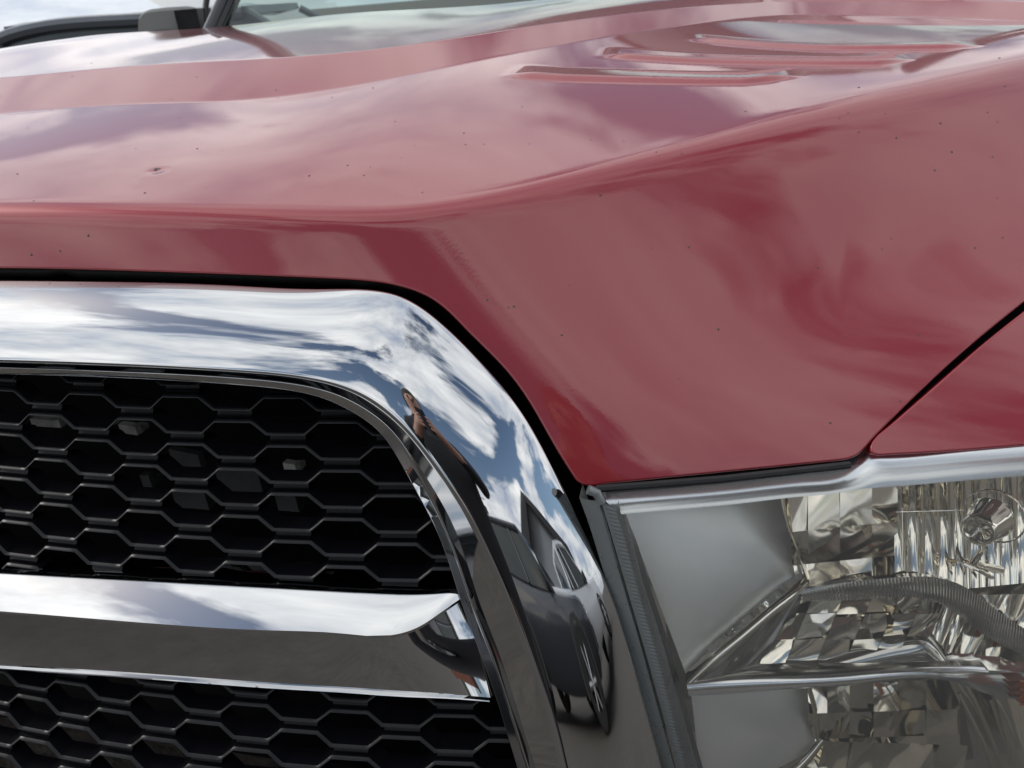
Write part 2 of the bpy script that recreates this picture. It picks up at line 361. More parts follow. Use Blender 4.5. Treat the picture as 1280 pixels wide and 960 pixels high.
def wheel(parent, x, y, r, wdt):
    mb = MB(); prof = [(r * .55, -wdt / 2), (r * .93, -wdt / 2), (r, -wdt * .3), (r, wdt * .3), (r * .93, wdt / 2), (r * .55, wdt / 2)]
    G = [[(x + b, y + a * math.cos(t), r + a * math.sin(t)) for t in np.linspace(0, 2 * math.pi, 24, endpoint=False)] for a, b in prof]
    mb.grid(np.array(G), wrap=True); return mb
def vehicle(name, loc, rz, paint, L_, W_, H_, hood_z, belt_z, label, cat, suv=True, group=None):
    """nose towards local -y"""
    root = empty(name, loc, None, rz); tag(root, label, cat, group)
    Mw = Matrix.Translation(Vector(loc)) @ Matrix.Rotation(rz, 4, 'Z')
    def T(P): return np.array([tuple(Mw @ Vector(p)) for p in np.asarray(P).reshape(-1, 3)]).reshape(np.asarray(P).shape)
    yf, yb = -L_ / 2, L_ / 2; wsb = yf + L_ * .30; wst = yf + L_ * .44; rb = yb - (L_ * .06 if suv else L_ * .36)
    # side stations: y, bottom z, shoulder z, half width
    st = [(yf, .55, hood_z - .22, W_ / 2 - .16), (yf + .05, .42, hood_z - .08, W_ / 2 - .09), (yf + .25, .36, hood_z - .02, W_ / 2 - .02), (yf + L_ * .16, .34, hood_z + .02, W_ / 2), (wsb, .34, belt_z, W_ / 2),
          (0, .34, belt_z, W_ / 2), (yb - .6, .36, belt_z, W_ / 2), (yb - .15, .42, belt_z - .02, W_ / 2 - .03), (yb, .5, belt_z - .15, W_ / 2 - .1)]
    G = []
    for y, z0, z1, hw in st:
        zm = z0 + (z1 - z0) * .62
        G.append([(-hw + .1, y, z0), (-hw, y, z0 + .12), (-hw - .01, y, zm), (-hw + .02, y, z1 - .05), (-hw + .10, y, z1), (0, y, z1 + .03), (hw - .10, y, z1), (hw - .02, y, z1 - .05), (hw + .01, y, zm), (hw, y, z0 + .12), (hw - .1, y, z0), (0, y, z0)])
    mb = MB(); mb.grid(T(G), wrap=True); mb.F.append(tuple(range(12))); nb_ = len(mb.V); mb.F.append(tuple(range(nb_ - 12, nb_))[::-1]); mb.build('body', paint, root, True, 45)
    # cabin: glass house and roof
    ins = .16; hw = W_ / 2
    low = [(-hw + .06, wsb), (hw - .06, wsb), (hw - .06, rb + .26), (-hw + .06, rb + .26)]; topq = [(-hw + ins + .1, wst), (hw - ins - .1, wst), (hw - ins - .1, rb - .15), (-hw + ins + .1, rb - .15)]
    zl, zt = belt_z - .01, H_ - .07
    mb = MB(); V = [(x, y, zl) for x, y in low] + [(x, y, zt) for x, y in topq]
    mb.add(T(V), [(0, 1, 5, 4), (1, 2, 6, 5), (2, 3, 7, 6), (3, 0, 4, 7)]); mb.build('glasshouse', 'glass_dark', root, False)
    mb = MB(); R3 = []
    for f_, z in ((1.0, zt - .01), (.99, zt + .05), (.86, H_), (.0, H_ + .01)):
        cy = (wst + rb - .15) / 2; R3.append([(x * f_, cy + (y - cy) * f_, z) for x, y in [topq[0], (0, topq[0][1] - .03), topq[1], (topq[1][0], cy), topq[2], (0, topq[2][1]), topq[3], (topq[3][0], cy)]])
    mb.grid(T(R3), wrap=True); mb.build('roof', paint, root, True, 50)
    for sx in (-1, 1):
        rl = curve([(sx * (hw - .06), rb + .34, zl), (sx * (hw - .09), rb + .20, zl + .16), (sx * (hw - ins - .04), rb - .04, zt - .07), (sx * (hw - ins - .09), rb - .32, zt), (sx * (hw - ins - .10), (rb + wst) / 2, zt + .02), (sx * (hw - ins - .10), wst + .05, zt)], 24)
        mb = MB(); mb.tube(T(rl), .055, 8); mb.build('roof_rail', paint, root)
        for (y0, y1, x0, x1) in ((wsb, wst, hw - .06, hw - ins - .1), (L_ * .06, L_ * .06, hw - .05, hw - ins - .1), (rb + .05, rb - .15, hw - .06, hw - ins - .1)):
            mb = MB(); mb.tube(T([(sx * x0, y0, zl), (sx * x1, y1, zt)]), .035, 8); mb.build('pillar', paint, root)
        mb = MB(); mb.box(tuple(T([(sx * (hw + .10), wsb + .25, belt_z + .08)])[0]), (.22, .12, .17), rz); mb.build('side_mirror', 'dark_trim', root, False)
        q = T([(sx * (hw - .36), yf + .02, hood_z - .26)])[0]
        mb = MB(); mb.box(tuple(q), (.34, .16, .17), rz); mb.build('headlight', 'bezel', root, False)
        for yy_ in (yf + L_ * .19, yb - L_ * .2):
            wm = wheel(root, sx * (hw - .10), yy_, .40, .26); wm.V = [tuple(v) for v in T(wm.V)]; wo = wm.build('wheel', 'tyre', root, True, 40)
            mb = MB(); cc = (sx * (hw + .02), yy_, .40)
            for k in range(6):
                t = k * math.pi / 3; mb.tube(T([cc, (cc[0], cc[1] + .23 * math.cos(t), .40 + .23 * math.sin(t))]), .035, 6)
            mb.build('rim', 'alloy', wo)
            am_ = MB(); t_ = np.linspace(-.2, math.pi + .2, 15); am_.grid(T([[(sx * (hw + .012), yy_ + r_ * math.cos(a), .40 + r_ * math.sin(a)) for a in t_] for r_ in (.41, .50)])); am_.build('wheel_arch', 'dark_trim', root)
    mb = MB()
    q = T([(0, yf - .02, hood_z - .30)])[0]; mb.box(tuple(q), (.95, .06, .30), rz); gr_ = mb.build('grille', 'dark_trim', root, False)
    for k in range(3):
        mb = MB(); mb.box(tuple(T([(0, yf - .06, hood_z - .40 + .10 * k)])[0]), (.92, .03, .03), rz); mb.build('grille_slat', 'chrome', gr_, False)
    mb = MB(); mb.box(tuple(T([(0, yf - .03, .56)])[0]), (W_ - .22, .16, .20), rz); mb.build('bumper', 'chrome' if not suv else 'dark_trim', root, False)
    return root
vehicle('parked_suv', SUV_LOC, SUV_RZ, 'suv_paint', 4.7, 1.95, 1.80, 1.08, 1.15, 'dark grey suv parked in the yard facing the red truck', 'suv')
vehicle('parked_pickup', PICK_LOC, PICK_RZ, 'silver_paint', 5.6, 2.0, 1.88, 1.18, 1.22, 'silver pickup with chrome grille parked beside the dark grey suv', 'pickup truck', False)
vehicle('parked_car', (-3.35, 6.2, 0), math.radians(98), 'grey_paint', 4.6, 1.8, 1.46, .95, 1.0, 'blue grey car parked beyond the hood on the far left', 'car')

vehicle('white_van', (-4.6, -2.4, 0), math.radians(95), 'white_paint', 5.0, 2.0, 2.1, 1.25, 1.3, 'white van parked to the left of the red truck', 'van')
# shed with a corrugated gable
sh = empty('metal_shed', SHED_LOC, None, SHED_RZ); tag(sh, 'grey corrugated metal shed with dark barge boards', 'shed')
Ms = Matrix.Translation(Vector(SHED_LOC)) @ Matrix.Rotation(SHED_RZ, 4, 'Z')
def TS(P): return np.array([tuple(Ms @ Vector(p)) for p in np.asarray(P, float).reshape(-1, 3)]).reshape(np.asarray(P).shape)
SW, SHH, SR = 4.2, 3.4, 5.0
xs_ = np.arange(-SW, SW + .001, .05); col = []
for i, x in enumerate(xs_): col.append((x, -.03 if i % 4 < 2 else 0.03))
Gc = [[(x, d_, 0.9) for x, d_ in col], [(x, d_, SHH + (SR - SHH) * (1 - abs(x) / SW)) for x, d_ in col]]
mb = MB(); mb.grid(TS(Gc)); mb.build('gable_cladding', 'siding', sh, False)
mb = MB(); mb.add(TS([(-SW, .08, 0), (SW, .08, 0), (SW, .08, 1.0), (-SW, .08, 1.0)]), [(0, 1, 2, 3)]); mb.build('plinth', 'brick', sh, False)
mb = MB(); mb.add(TS([(-SW - .4, .7, SHH - .25), (0, .7, SR + .05), (0, -9, SR + .05), (-SW - .4, -9, SHH - .25), (SW + .4, .7, SHH - .25), (SW + .4, -9, SHH - .25)]), [(0, 1, 2, 3), (1, 4, 5, 2)]); mb.build('roof', 'dark_trim', sh, False)
for sx in (-1, 1):
    mb = MB(); mb.add(TS([(sx * (SW + .4), .75, SHH - .75), (0, .75, SR - .35), (0, .75, SR + .12), (sx * (SW + .4), .75, SHH - .2), (sx * (SW + .4), .6, SHH - .75), (0, .6, SR - .35)]), [(0, 1, 2, 3), (0, 1, 5, 4)]); mb.build('barge_board', 'dark_trim', sh, False)
    mb = MB(); mb.add(TS([(sx * SW, 0, 0), (sx * SW, -8, 0), (sx * SW, -8, SHH), (sx * SW, 0, SHH)]), [(0, 1, 2, 3)]); mb.build('side_wall', 'siding', sh, False)
# brick store beside it
bw = empty('brick_store', BRICK_LOC, None, BRICK_RZ); tag(bw, 'low red brick store with a dark flat roof beside the corrugated shed', 'building')
Mb_ = Matrix.Translation(Vector(BRICK_LOC)) @ Matrix.Rotation(BRICK_RZ, 4, 'Z')
mb = MB(); mb.box((BRICK_LOC[0], BRICK_LOC[1], 1.4), (11, 4, 2.8), BRICK_RZ); mb.build('wall', 'brick', bw, False)
mb = MB(); mb.box((BRICK_LOC[0], BRICK_LOC[1], 2.9), (11.4, 4.4, .2), BRICK_RZ); mb.build('roof', 'dark_trim', bw, False)
for k in (-3, 0, 3):
    mb = MB(); q = Mb_ @ Vector((k, 2.03, 1.3)); mb.box(tuple(q), (1.4, .08, 1.3), BRICK_RZ); mb.build('window', 'glass_dark', bw, False)
# poles
for i, (x, y, h) in enumerate(((-22, -52, 8.5), (-42, -80, 8.5), (-70, -118, 8.5), (16, -34, 9.5))):
    p = empty('utility_pole', (x, y, 0)); tag(p, ['nearest wooden utility pole beyond the yard', 'second wooden utility pole down the line', 'farthest wooden utility pole down the line', 'tall thin utility pole behind the parked vehicles'][i], 'utility pole', 'utility poles along the road')
    mb = MB(); mb.tube([(x, y, 0), (x, y, h)], [.16, .11], 10); mb.build('pole', 'wood', p)
    mb = MB(); mb.box((x, y, h - .5), (2.2, .12, .14), .4); mb.build('crossarm', 'wood', p, False)
    mb = MB(); mb.box((x + .25, y, h - 1.8), (.4, .4, .8)); mb.build('transformer', 'grey_plastic', p, False)
# the photographer
def person(loc, rz):
    root = empty('person', loc, None, rz); tag(root, 'person in a dark jacket holding a phone up in front of the truck', 'person')
    Mp = Matrix.Translation(Vector(loc)) @ Matrix.Rotation(rz, 4, 'Z') @ Matrix.Scale(0.94, 4)
    J = {'pelvis': (0, 0, .95, .15), 'spine': (0, 0, 1.18, .145), 'chest': (0, .01, 1.38, .16), 'neck': (0, .02, 1.53, .062), 'head': (0, .04, 1.63, .095), 'crown': (0, .035, 1.74, .085)}
    for s, n in ((-1, 'l'), (1, 'r')):
        J.update({n + 'sh': (s * .19, 0, 1.43, .07), n + 'el': (s * .27, .14, 1.20, .05), n + 'wr': (s * .10, .33, 1.33, .032), n + 'hand': (s * .055, .38, 1.37, .036), n + 'hip': (s * .10, 0, .88, .10), n + 'kn': (s * .12, .03, .50, .07), n + 'an': (s * .13, 0, .09, .05), n + 'toe': (s * .15, .17, .04, .045)})
    E_ = [('pelvis', 'spine'), ('spine', 'chest'), ('chest', 'neck'), ('neck', 'head'), ('head', 'crown')]
    for n in 'lr': E_ += [('chest', n + 'sh'), (n + 'sh', n + 'el'), (n + 'el', n + 'wr'), (n + 'wr', n + 'hand'), ('pelvis', n + 'hip'), (n + 'hip', n + 'kn'), (n + 'kn', n + 'an'), (n + 'an', n + 'toe')]
    # five fingers on each hand, curled round the phone
    for s, n in ((-1, 'l'), (1, 'r')):
        for k in range(4):
            J[f'{n}f{k}a'] = (s * .045, .405, 1.345 + .02 * k, .009); J[f'{n}f{k}b'] = (s * .02, .412 , 1.345 + .02 * k, .0085); E_ += [(n + 'hand', f'{n}f{k}a'), (f'{n}f{k}a', f'{n}f{k}b')]
        J[n + 'th'] = (s * .04, .375, 1.425, .010); E_.append((n + 'hand', n + 'th'))
    names = list(J); me = bpy.data.meshes.new('person_body')
    me.from_pydata([tuple(Mp @ Vector(J[k][:3])) for k in names], [(names.index(a), names.index(b)) for a, b in E_], [])
    o = bpy.data.objects.new('body', me); COL.objects.link(o)
    md = o.modifiers.new('skin', 'SKIN'); sk = me.skin_vertices[0].data
    for i, k in enumerate(names): sk[i].radius = (J[k][3], J[k][3])
    sk[0].use_root = True
    o.modifiers.new('sub', 'SUBSURF').render_levels = 2; o.modifiers['sub'].levels = 2
    dg = bpy.context.evaluated_depsgraph_get(); em = bpy.data.meshes.new_from_object(o.evaluated_get(dg)); bpy.data.objects.remove(o)
    em.materials.clear(); em.materials.append(MAT['shirt']); em.materials.append(MAT['skin'])
    inv = Mp.inverted()
    for p in em.polygons:
        c = inv @ p.center; p.use_smooth = True
        if c.z > 1.53 or (c.y > .32 and c.z > 1.2): p.material_index = 1
    em.transform(inv); em.transform(Matrix.Scale(0.94, 4)); b = bpy.data.objects.new('body', em); COL.objects.link(b); b.parent = root
    mb = MB(); R4 = []
    for t in np.linspace(0, 1, 9):
        a = t * math.pi * .55; R4.append([tuple(Mp @ Vector((.104 * math.sin(a) * math.cos(q), .015 + .112 * math.sin(a) * math.sin(q) - .02 * t, 1.69 + .115 * math.cos(a) - .05 * t * (q > math.pi)))) for q in np.linspace(0, 2 * math.pi, 24, endpoint=False)])
    mb.grid(np.array(R4), wrap=True); mb.build('hair', 'hair', root)
    for s in (-1, 1):
        mb = MB(); mb.tube([tuple(Mp @ Vector((s * .034, .125, 1.66))), tuple(Mp @ Vector((s * .034, .136, 1.66)))], .011, 8); mb.build('eye', 'gloss_black', root)
    mb = MB(); mb.tube([tuple(Mp @ Vector((0, .13, 1.66))), tuple(Mp @ Vector((0, .155, 1.62)))], [.009, .016], 8); mb.build('nose', 'skin', root)
    ph = MB(); ph.box(tuple(Mp @ Vector((0, .385, 1.38))), (.075, .009, .15), rz); o = ph.build('phone', 'gloss_black'); tag(o, 'black phone held up by the person in the dark jacket', 'phone')
person((CAM[0] + 0.10, CAM[1] - 0.44, 0.0), math.radians(14))


# ------------------------------------------------------------------ the pickup
XC = -0.50                                                # the truck's centre line
truck = empty('pickup_truck', (XC, 0.0, 0.0))
tag(truck, 'red pickup truck with chrome grille surround and chipped hood filling the foreground', 'pickup truck')

# hood and fender share one smooth skin: columns of constant x, rows from the cowl forward and down over the nose
def yE(x): return 0.105 + 0.69 * 0.12 * np.log1p(np.exp((x - 0.27) / 0.12))
def yC(x): d = max(abs(x - XC) - 0.20, 0.0); return 0.57 + 0.85 * d ** 2 - 0.10 * d ** 3
def yB(x): d = max(abs(x - XC) - 0.2, 0.0); return yC(x) + 0.16 - 0.06 * d
def crow(pts, Y):
    P = np.array([at(px, py, lambda x, z: Y(x)) for px, py in pts]); i = np.argsort(P[:, 0]); return P[i]
Ep = crow([(60, 259), (150, 260), (250, 262), (400, 266), (480, 265), (540, 259), (600, 249), (660, 236), (740, 216), (860, 184), (1000, 144), (1130, 111), (1280, 75), (1420, 45), (1700, 0)], yE)
Cp = crow([(60, 131), (200, 129), (350, 121), (480, 100), (600, 76), (690, 58), (790, 41), (900, 26), (1000, 17), (1120, 9), (1280, 2)], yC)
Bp = crow([(60, 84), (200, 80), (350, 72), (480, 60), (600, 43), (690, 29), (790, 16), (900, 6), (1000, 0), (1120, -7), (1280, -14)], yB)
NX = 330
XS = np.concatenate([np.linspace(-1.90, XC, 100)[:-1], np.linspace(XC, 1.62, 330)])
AX = XC + np.abs(XS - XC)                                  # mirrored half
def zrow(P, lim=None):
    X = P[:, 0]; Z = P[:, 2]; k = X >= XC + 0.02; X = X[k]; Z = Z[k]
    X = np.concatenate([2 * XC - X[:2][::-1], X]); Z = np.concatenate([Z[:2][::-1], Z])
    return cspline(X, Z, AX)
zE = zrow(Ep); zC = zrow(Cp); zB = zrow(Bp)
YE = yE(AX); YC = np.array([yC(x) for x in AX]); YB = np.array([yB(x) for x in AX])
def yG(x): return 0.016 + 0.26 * 0.06 * np.log1p(np.exp((x - 0.50) / 0.06))
YG = yG(AX)
rear_y = 1.78 - 0.10 * (AX - XC) ** 2
smin = lambda a, b, k=0.06: -k * np.log(np.exp(-a / k) + np.exp(-b / k))
YC = smin(YC, rear_y - 0.16); YB = smin(YB, rear_y - 0.06)
zA = zB + 0.052 - 0.02 * (AX - XC) ** 2
def pt(y, z): return np.stack([XS, y, z], 1)
rows = []
def feat(prev, P, nxt, r):
    a = prev - P; a /= np.linalg.norm(a, axis=1)[:, None]; b = nxt - P; b /= np.linalg.norm(b, axis=1)[:, None]
    r = np.asarray(r); r = r[:, None] if r.ndim else r
    return [P + a * r, P + a * r * 0.3, P + b * r * 0.3, P + b * r]
PA = pt(rear_y, zA); PB = pt(YB, zB); PC = pt(YC, zC); PE = pt(YE, zE)
def front(s):
    z = zE + (0.80 - zE) * s; y = YG + (YE - YG) * (1 - np.clip(s, 0, 1)) ** 1.12
    # swale over the headlamp brow, running out and up
    sw = np.exp(-((s - (0.42 - 0.10 * (AX - 0.6))) / 0.16) ** 2) * np.clip((AX - 0.42) / 0.35, 0, 1) ** 2
    y = y + 0.013 * sw
    return pt(y, z)
d1 = PC + (PE - PC) * 0.33; d1[:, 2] += 0.006; d2 = PC + (PE - PC) * 0.66; d2[:, 2] += 0.008
PF = [front(s) for s in (0.15, 0.3, 0.45, 0.6, 0.75, 0.9, 1.0)]
am = (PA + PB) / 2; am[:, 2] += 0.012
rE = 0.030 + 0.04 * np.clip((AX - 0.3) / 0.5, 0, 1)
ctl = [PA, am] + feat(am, PB, PC, 0.007) + feat(PB, PC, d1, 0.010) + [d1, d2] + feat(d2, PE, PF[0], rE) + PF
SPAN = 14
SKIN = bspline(np.array(ctl), SPAN)                        # rows x columns x 3
# resample: more rows over the shelf (louvres)
def densify(G, i0, i1, k):
    o = [G[:i0]]
    for i in range(i0, i1):
        for j in range(k): o.append((G[i] + (G[i + 1] - G[i]) * j / k)[None])
    o.append(G[i1:]); return np.concatenate(o)
SK_C = 0
# shelf rows are between the C feature and the E feature
i0, i1 = 8 * SPAN, 12 * SPAN
SKIN = densify(SKIN, i0, i1, 4)
SX, SY = proj(SKIN.reshape(-1, 3)); SX2 = SX.reshape(SKIN.shape[:2]); SY2 = SY.reshape(SKIN.shape[:2])
def on_skin(px, py, rows=slice(None)):
    d = (SX2[rows] - px) ** 2 + (SY2[rows] - py) ** 2; k = np.unravel_index(np.argmin(d), d.shape); return SKIN[rows][k]
# pressed louvres
def louvre(front_px, rear_px, h):
    sh = slice(int(7 * SPAN), None)
    f = np.array([on_skin(*p, sh) for p in front_px]); 
    f = f[np.argsort(f[:, 0])]; x0, x1 = f[0, 0], f[-1, 0]
    dep = rear_px
    for sgn in (1, -1):
        X = XS if sgn == 1 else 2 * XC - XS
        yf = np.interp(X, f[:, 0], f[:, 1])
        w_ = np.clip(np.minimum(X - x0, x1 - X) / 0.065, 0, 1); w_ = w_ * w_ * (3 - 2 * w_)
        u = (SKIN[:, :, 1] - yf[None]) 
        rise = np.clip(u / 0.016, 0, 1); rise = rise * rise * (3 - 2 * rise)
        fall = np.clip(1 - (u - 0.016) / dep, 0, 1)
        z = h * rise * fall * w_[None]; z[(u < 0)] = 0
        rowmask = np.zeros(SKIN.shape[0]); rowmask[6 * SPAN:14 * SPAN + (i1 - i0) * 3] = 1
        SKIN[:, :, 2] += z * rowmask[:, None]
louvre([(622, 96), (700, 103), (820, 105), (930, 107), (1012, 98)], 0.07, 0.007)
louvre([(742, 71), (800, 76), (1000, 82), (1100, 83), (1152, 74)], 0.07, 0.007)
louvre([(852, 50), (900, 55), (1050, 62), (1180, 63), (1235, 57)], 0.07, 0.007)
# stone chip: a shallow dent
chip = on_skin(196, 213)
dd = np.sqrt((SKIN[:, :, 0] - chip[0]) ** 2 + (SKIN[:, :, 1] - chip[1]) ** 2)
SKIN[:, :, 2] -= 0.0016 * (1 - 0.8 * (dd / 0.013) ** 2) * np.exp(-(dd / 0.013) ** 2) * (SKIN[:, :, 1] > YE[None] + 0.02)
SX, SY = proj(SKIN.reshape(-1, 3)); SX2 = SX.reshape(SKIN.shape[:2]); SY2 = SY.reshape(SKIN.shape[:2])
SV = SKIN.reshape(-1, 3); SF = grid_faces(*SKIN.shape[:2])
behind = (SV - CAM) @ FWD < 0.05
lowL = curve([(-900, 420), (-500, 345), (-200, 336), (0, 333), (150, 336), (300, 341), (420, 346), (495, 354), (545, 374), (587, 413), (636, 463), (672, 515), (698, 561), (724, 602)], 160)
hood_poly = np.concatenate([lowL, [(735, 605), (742, 605)], curve([(760, 602), (860, 592), (960, 582), (1050, 573)], 20), [(1062, 571), (1072, 566), (1080, 558)],
             curve([(1090, 546), (1140, 496), (1200, 440), (1280, 374), (1400, 280), (1700, 90)], 60), [(2600, -700), (-4000, -900), (-4000, 420)]])
fend_poly = np.concatenate([[(1090, 562), (1093, 553), (1100, 545)], curve([(1114, 534), (1168, 487), (1232, 431), (1312, 368), (1422, 287), (1732, 92)], 60),
             [(2600, -600), (3000, 400), (2000, 500)], curve([(1600, 528), (1400, 545), (1280, 554), (1180, 562), (1110, 566)], 30), [(1098, 567), (1092, 566)]])
SN = np.cross(np.gradient(SKIN, axis=1), np.gradient(SKIN, axis=0)); SN /= np.linalg.norm(SN, axis=2)[:, :, None] + 1e-12
SNV = SN.reshape(-1, 3); SNV = np.where((SNV[:, 2] < 0)[:, None], -SNV, SNV)
FRONT = np.where((SV[:, 1] < 1.2) & (SX > -700) & (SX < 2200))[0]
def nrm_of(p): return SNV[FRONT[np.argmin(((SV[FRONT] - p) ** 2).sum(1))]]
def panel(name, poly):
    s = poly_field(poly, SX, SY); s[behind] = -50 if name != 'hood' else s[behind]
    V, F, be = clip_mesh(SV, SF, s); ctr = V.mean(0)
    me_ = MB().add(V, F)
    for c in chains(be):
        P = V[c]; 
        if chord(P)[-1] < 0.05: continue
        px_, py_ = proj(P); k = (px_ > -500) & (px_ < 1700) & (py_ > -50) & (py_ < 900) & ((P - CAM) @ FWD > .1)
        if k.sum() < 10: continue
        P = P[k]
        def inside(Q):
            qx, qy = proj(Q); e = 2.0; base = poly_field(poly, qx, qy); o = []
            X = poly_field(poly, *proj(Q + (0.003, 0, 0))) - base; Y = poly_field(poly, *proj(Q + (0, 0.003, 0))) - base; Z = poly_field(poly, *proj(Q + (0, 0, 0.003))) - base
            return np.stack([X, Y, Z], 1)
        G_ = hem_strip(P, nrm_of, inside); me_.grid(G_)
    return mesh_obj(name, me_.V, me_.F, 'paint', truck)
hood = panel('hood', hood_poly)
fender = panel('fender', fend_poly)
# bits of dirt on the paint, and the chip itself
db = MB()
hv = np.array([v for v in SV[(SX > -20) & (SX < 1290) & (SY > 0) & (SY < 590)]])
hx, hy = proj(hv); ok = poly_field(hood_poly, hx, hy) > 6; hv = hv[ok]; hx = hx[ok]; hy = hy[ok]
placed = 0
def skin_normal(p):
    k = np.argmin(((SKIN.reshape(-1, 3) - p) ** 2).sum(1)); i, j = divmod(k, SKIN.shape[1]); i = min(max(i, 1), SKIN.shape[0] - 2); j = min(max(j, 1), SKIN.shape[1] - 2)
    n = np.cross(SKIN[i, j + 1] - SKIN[i, j - 1], SKIN[i + 1, j] - SKIN[i - 1, j]); n /= np.linalg.norm(n)
    if np.dot(n, CAM - p) < 0: n = -n
    return SKIN[i, j], n
def speck(p, n, r, irr=0.4):
    a = np.cross(n, (0.3, 0.8, 0.1)); a /= np.linalg.norm(a); b = np.cross(n, a); k = 7
    ring = [p + n * 0.0002 + (a * math.cos(t) + b * math.sin(t)) * r * (1 + irr * (random.random() - .5)) for t in np.linspace(0, 2 * math.pi, k, endpoint=False)]
    db.add(ring + [p + n * (0.0004 + r * 0.35)], [(i, (i + 1) % k, k) for i in range(k)])
for _ in range(95):
    qx, qy = random.uniform(0, 1280), random.triangular(10, 590, 150)
    k = np.argmin((hx - qx) ** 2 + (hy - qy) ** 2)
    if (hx[k] - qx) ** 2 + (hy[k] - qy) ** 2 > 100: continue
    p, n = skin_normal(hv[k]); speck(p, n, random.uniform(0.0006, 0.0014) * (0.7 + 0.5 * np.linalg.norm(p - CAM)))
o = db.build('dirt_specks', 'dirt', hood); o['kind'] = 'stuff'
db = MB(); p, n = skin_normal(on_skin(196, 213)); speck(p, n, 0.0036, 0.7); speck(p + (0.004, 0.002, 0), n, 0.002, .6)
db.build('stone_chip', 'dirt', hood)

# ------------------------------------------------------------------ grille
def yR(x, z): return 0.28 * (z - 0.92) - 0.13 * np.minimum(z - 0.98, 0) ** 2 + 0.12 * (x + 0.20) ** 2 - 0.01
def gp(px, py, off): return at(px, py, lambda x, z: yR(x, z) + off)
ST = [  # outer edge, forward crease, inner edge, lip (photo pixels)
 ((-420, 352), (-420, 446), (-420, 452), (-420, 461)), ((-200, 350), (-200, 448), (-200, 455), (-200, 464)), ((0, 350), (0, 452), (0, 459), (0, 468)), ((150, 352), (150, 457), (150, 464), (150, 473)),
 ((300, 357), (300, 465), (300, 472), (300, 482)), ((400, 361), (385, 474), (383, 482), (380, 492)),
 ((490, 367), (455, 496), (440, 502), (432, 511)), ((548, 401), (505, 535), (487, 536), (476, 543)),
 ((602, 454), (548, 588), (522, 589), (510, 597)), ((652, 515), (584, 642), (548, 641), (537, 646)),
 ((702, 606), (615, 703), (570, 695), (559, 699)), ((755, 720), (641, 763), (590, 755), (578, 758)),
 ((782, 797), (665, 828), (612, 812), (599, 815)), ((803, 870), (690, 900), (637, 886), (625, 889)),
 ((825, 950), (709, 978), (664, 972), (651, 975)), ((852, 1050), (738, 1075), (698, 1068), (685, 1071)), ((885, 1170), (776, 1195), (738, 1188), (725, 1191))]
NS = 420
P0 = np.array([gp(*s[0], 0.034 - 0.010 / (1 + math.exp(-(s[0][0] - 640) / 30))) for s in ST]); P3 = np.array([gp(*s[1], -0.030) for s in ST])
P4 = np.array([gp(*s[2], -0.012 + 0.022 / (1 + math.exp(-(s[2][0] - 520) / 15))) for s in ST]); P5 = np.array([gp(*s[3], -0.004) for s in ST])
uu = chord(P3); uq = np.linspace(0, uu[-1], NS)
C0, C3, C4, C5 = (cspline(uu, P, uq) for P in (P0, P3, P4, P5))
legw = 1 / (1 + np.exp(-(C3[:, 0] - 0.22) / 0.05)) * 1 / (1 + np.exp((C3[:, 2] - 0.96) / 0.04))
C0 = C0 + legw[:, None] * (C0 - CAM) * 0.0
def fillet_rows(rows_pts, rad, n=7):
    out_ = []
    for i, P in enumerate(rows_pts):
        if rad[i] == 0: out_.append(P); continue
        a = rows_pts[i - 1] - P; la = np.linalg.norm(a, axis=1)[:, None]; b = rows_pts[i + 1] - P; lb = np.linalg.norm(b, axis=1)[:, None]
        ra = np.minimum(rad[i], 0.45 * la); rb = np.minimum(rad[i], 0.45 * lb)
        A = P + a / la * ra; B = P + b / lb * rb
        for t in np.linspace(0, 1, n): out_.append((1 - t) ** 2 * A + 2 * t * (1 - t) * P + t * t * B)
    return out_
# convex outer face: quadratic arch between the outer edge and the crease
tang = np.gradient(C3, axis=0); tang /= np.linalg.norm(tang, axis=1)[:, None]
chd = C3 - C0; nb = np.cross(chd, tang); nb /= np.linalg.norm(nb, axis=1)[:, None]
nb *= np.sign(-(nb[:, 1]))[:, None]
face = []
BUL = 0.014
for t in np.linspace(0, 1, 22):
    bu = BUL * 4 * t * (1 - t) * (1 - 0.25 * (t - .5))
    face.append(C0 + chd * t + nb * bu * (1 - 0.3 * legw[:, None]))
back0 = C0 + (C3 - C0) * 0.25 + np.array([0, 0.07, 0.0])
inner_back = C5 + np.array([0, 0.06, 0])
crease_r = 0.007
a_in = face[-2]
fr = fillet_rows([face[-1] + (face[-2] - face[-1]), C3, C4, C5, inner_back], [0, crease_r, 0.003, 0.0015, 0], 6)
fr0 = fillet_rows([back0, C0, face[1]], [0, 0.003, 0], 5)
G = np.array(fr0[:-1] + face[1:-1] + fr[1:])
surround = grid_obj('grille_surround', G, 'chrome', truck)

# cross bar
BS = [((-420, 693), (-420, 740), (-420, 805)), ((-200, 704), (-200, 752), (-200, 818)), ((0, 715), (0, 764), (0, 832)), ((200, 726), (200, 780), (200, 845)), ((350, 734), (340, 788), (350, 856)),
      ((450, 739), (430, 792), (450, 862)), ((510, 741), (488, 794), (510, 866)), ((545, 741), (528, 781), (560, 868)), ((566, 741), (556, 762), (590, 870)), ((579, 743), (579, 746), (613, 872))]
T_ = np.array([gp(*s[0], 0.020) for s in BS]); R_ = np.array([gp(*s[1], -0.020) for s in BS]); B_ = np.array([gp(*s[2], 0.006) for s in BS])
R_[-1] = gp(*BS[-1][1], 0.018); R_[-2] = gp(*BS[-2][1], 0.005); R_[-3] = gp(*BS[-3][1], -0.009)
ub = chord(T_); uq = np.concatenate([np.linspace(0, ub[-4], 50), np.linspace(ub[-4], ub[-1], 40)[1:]])
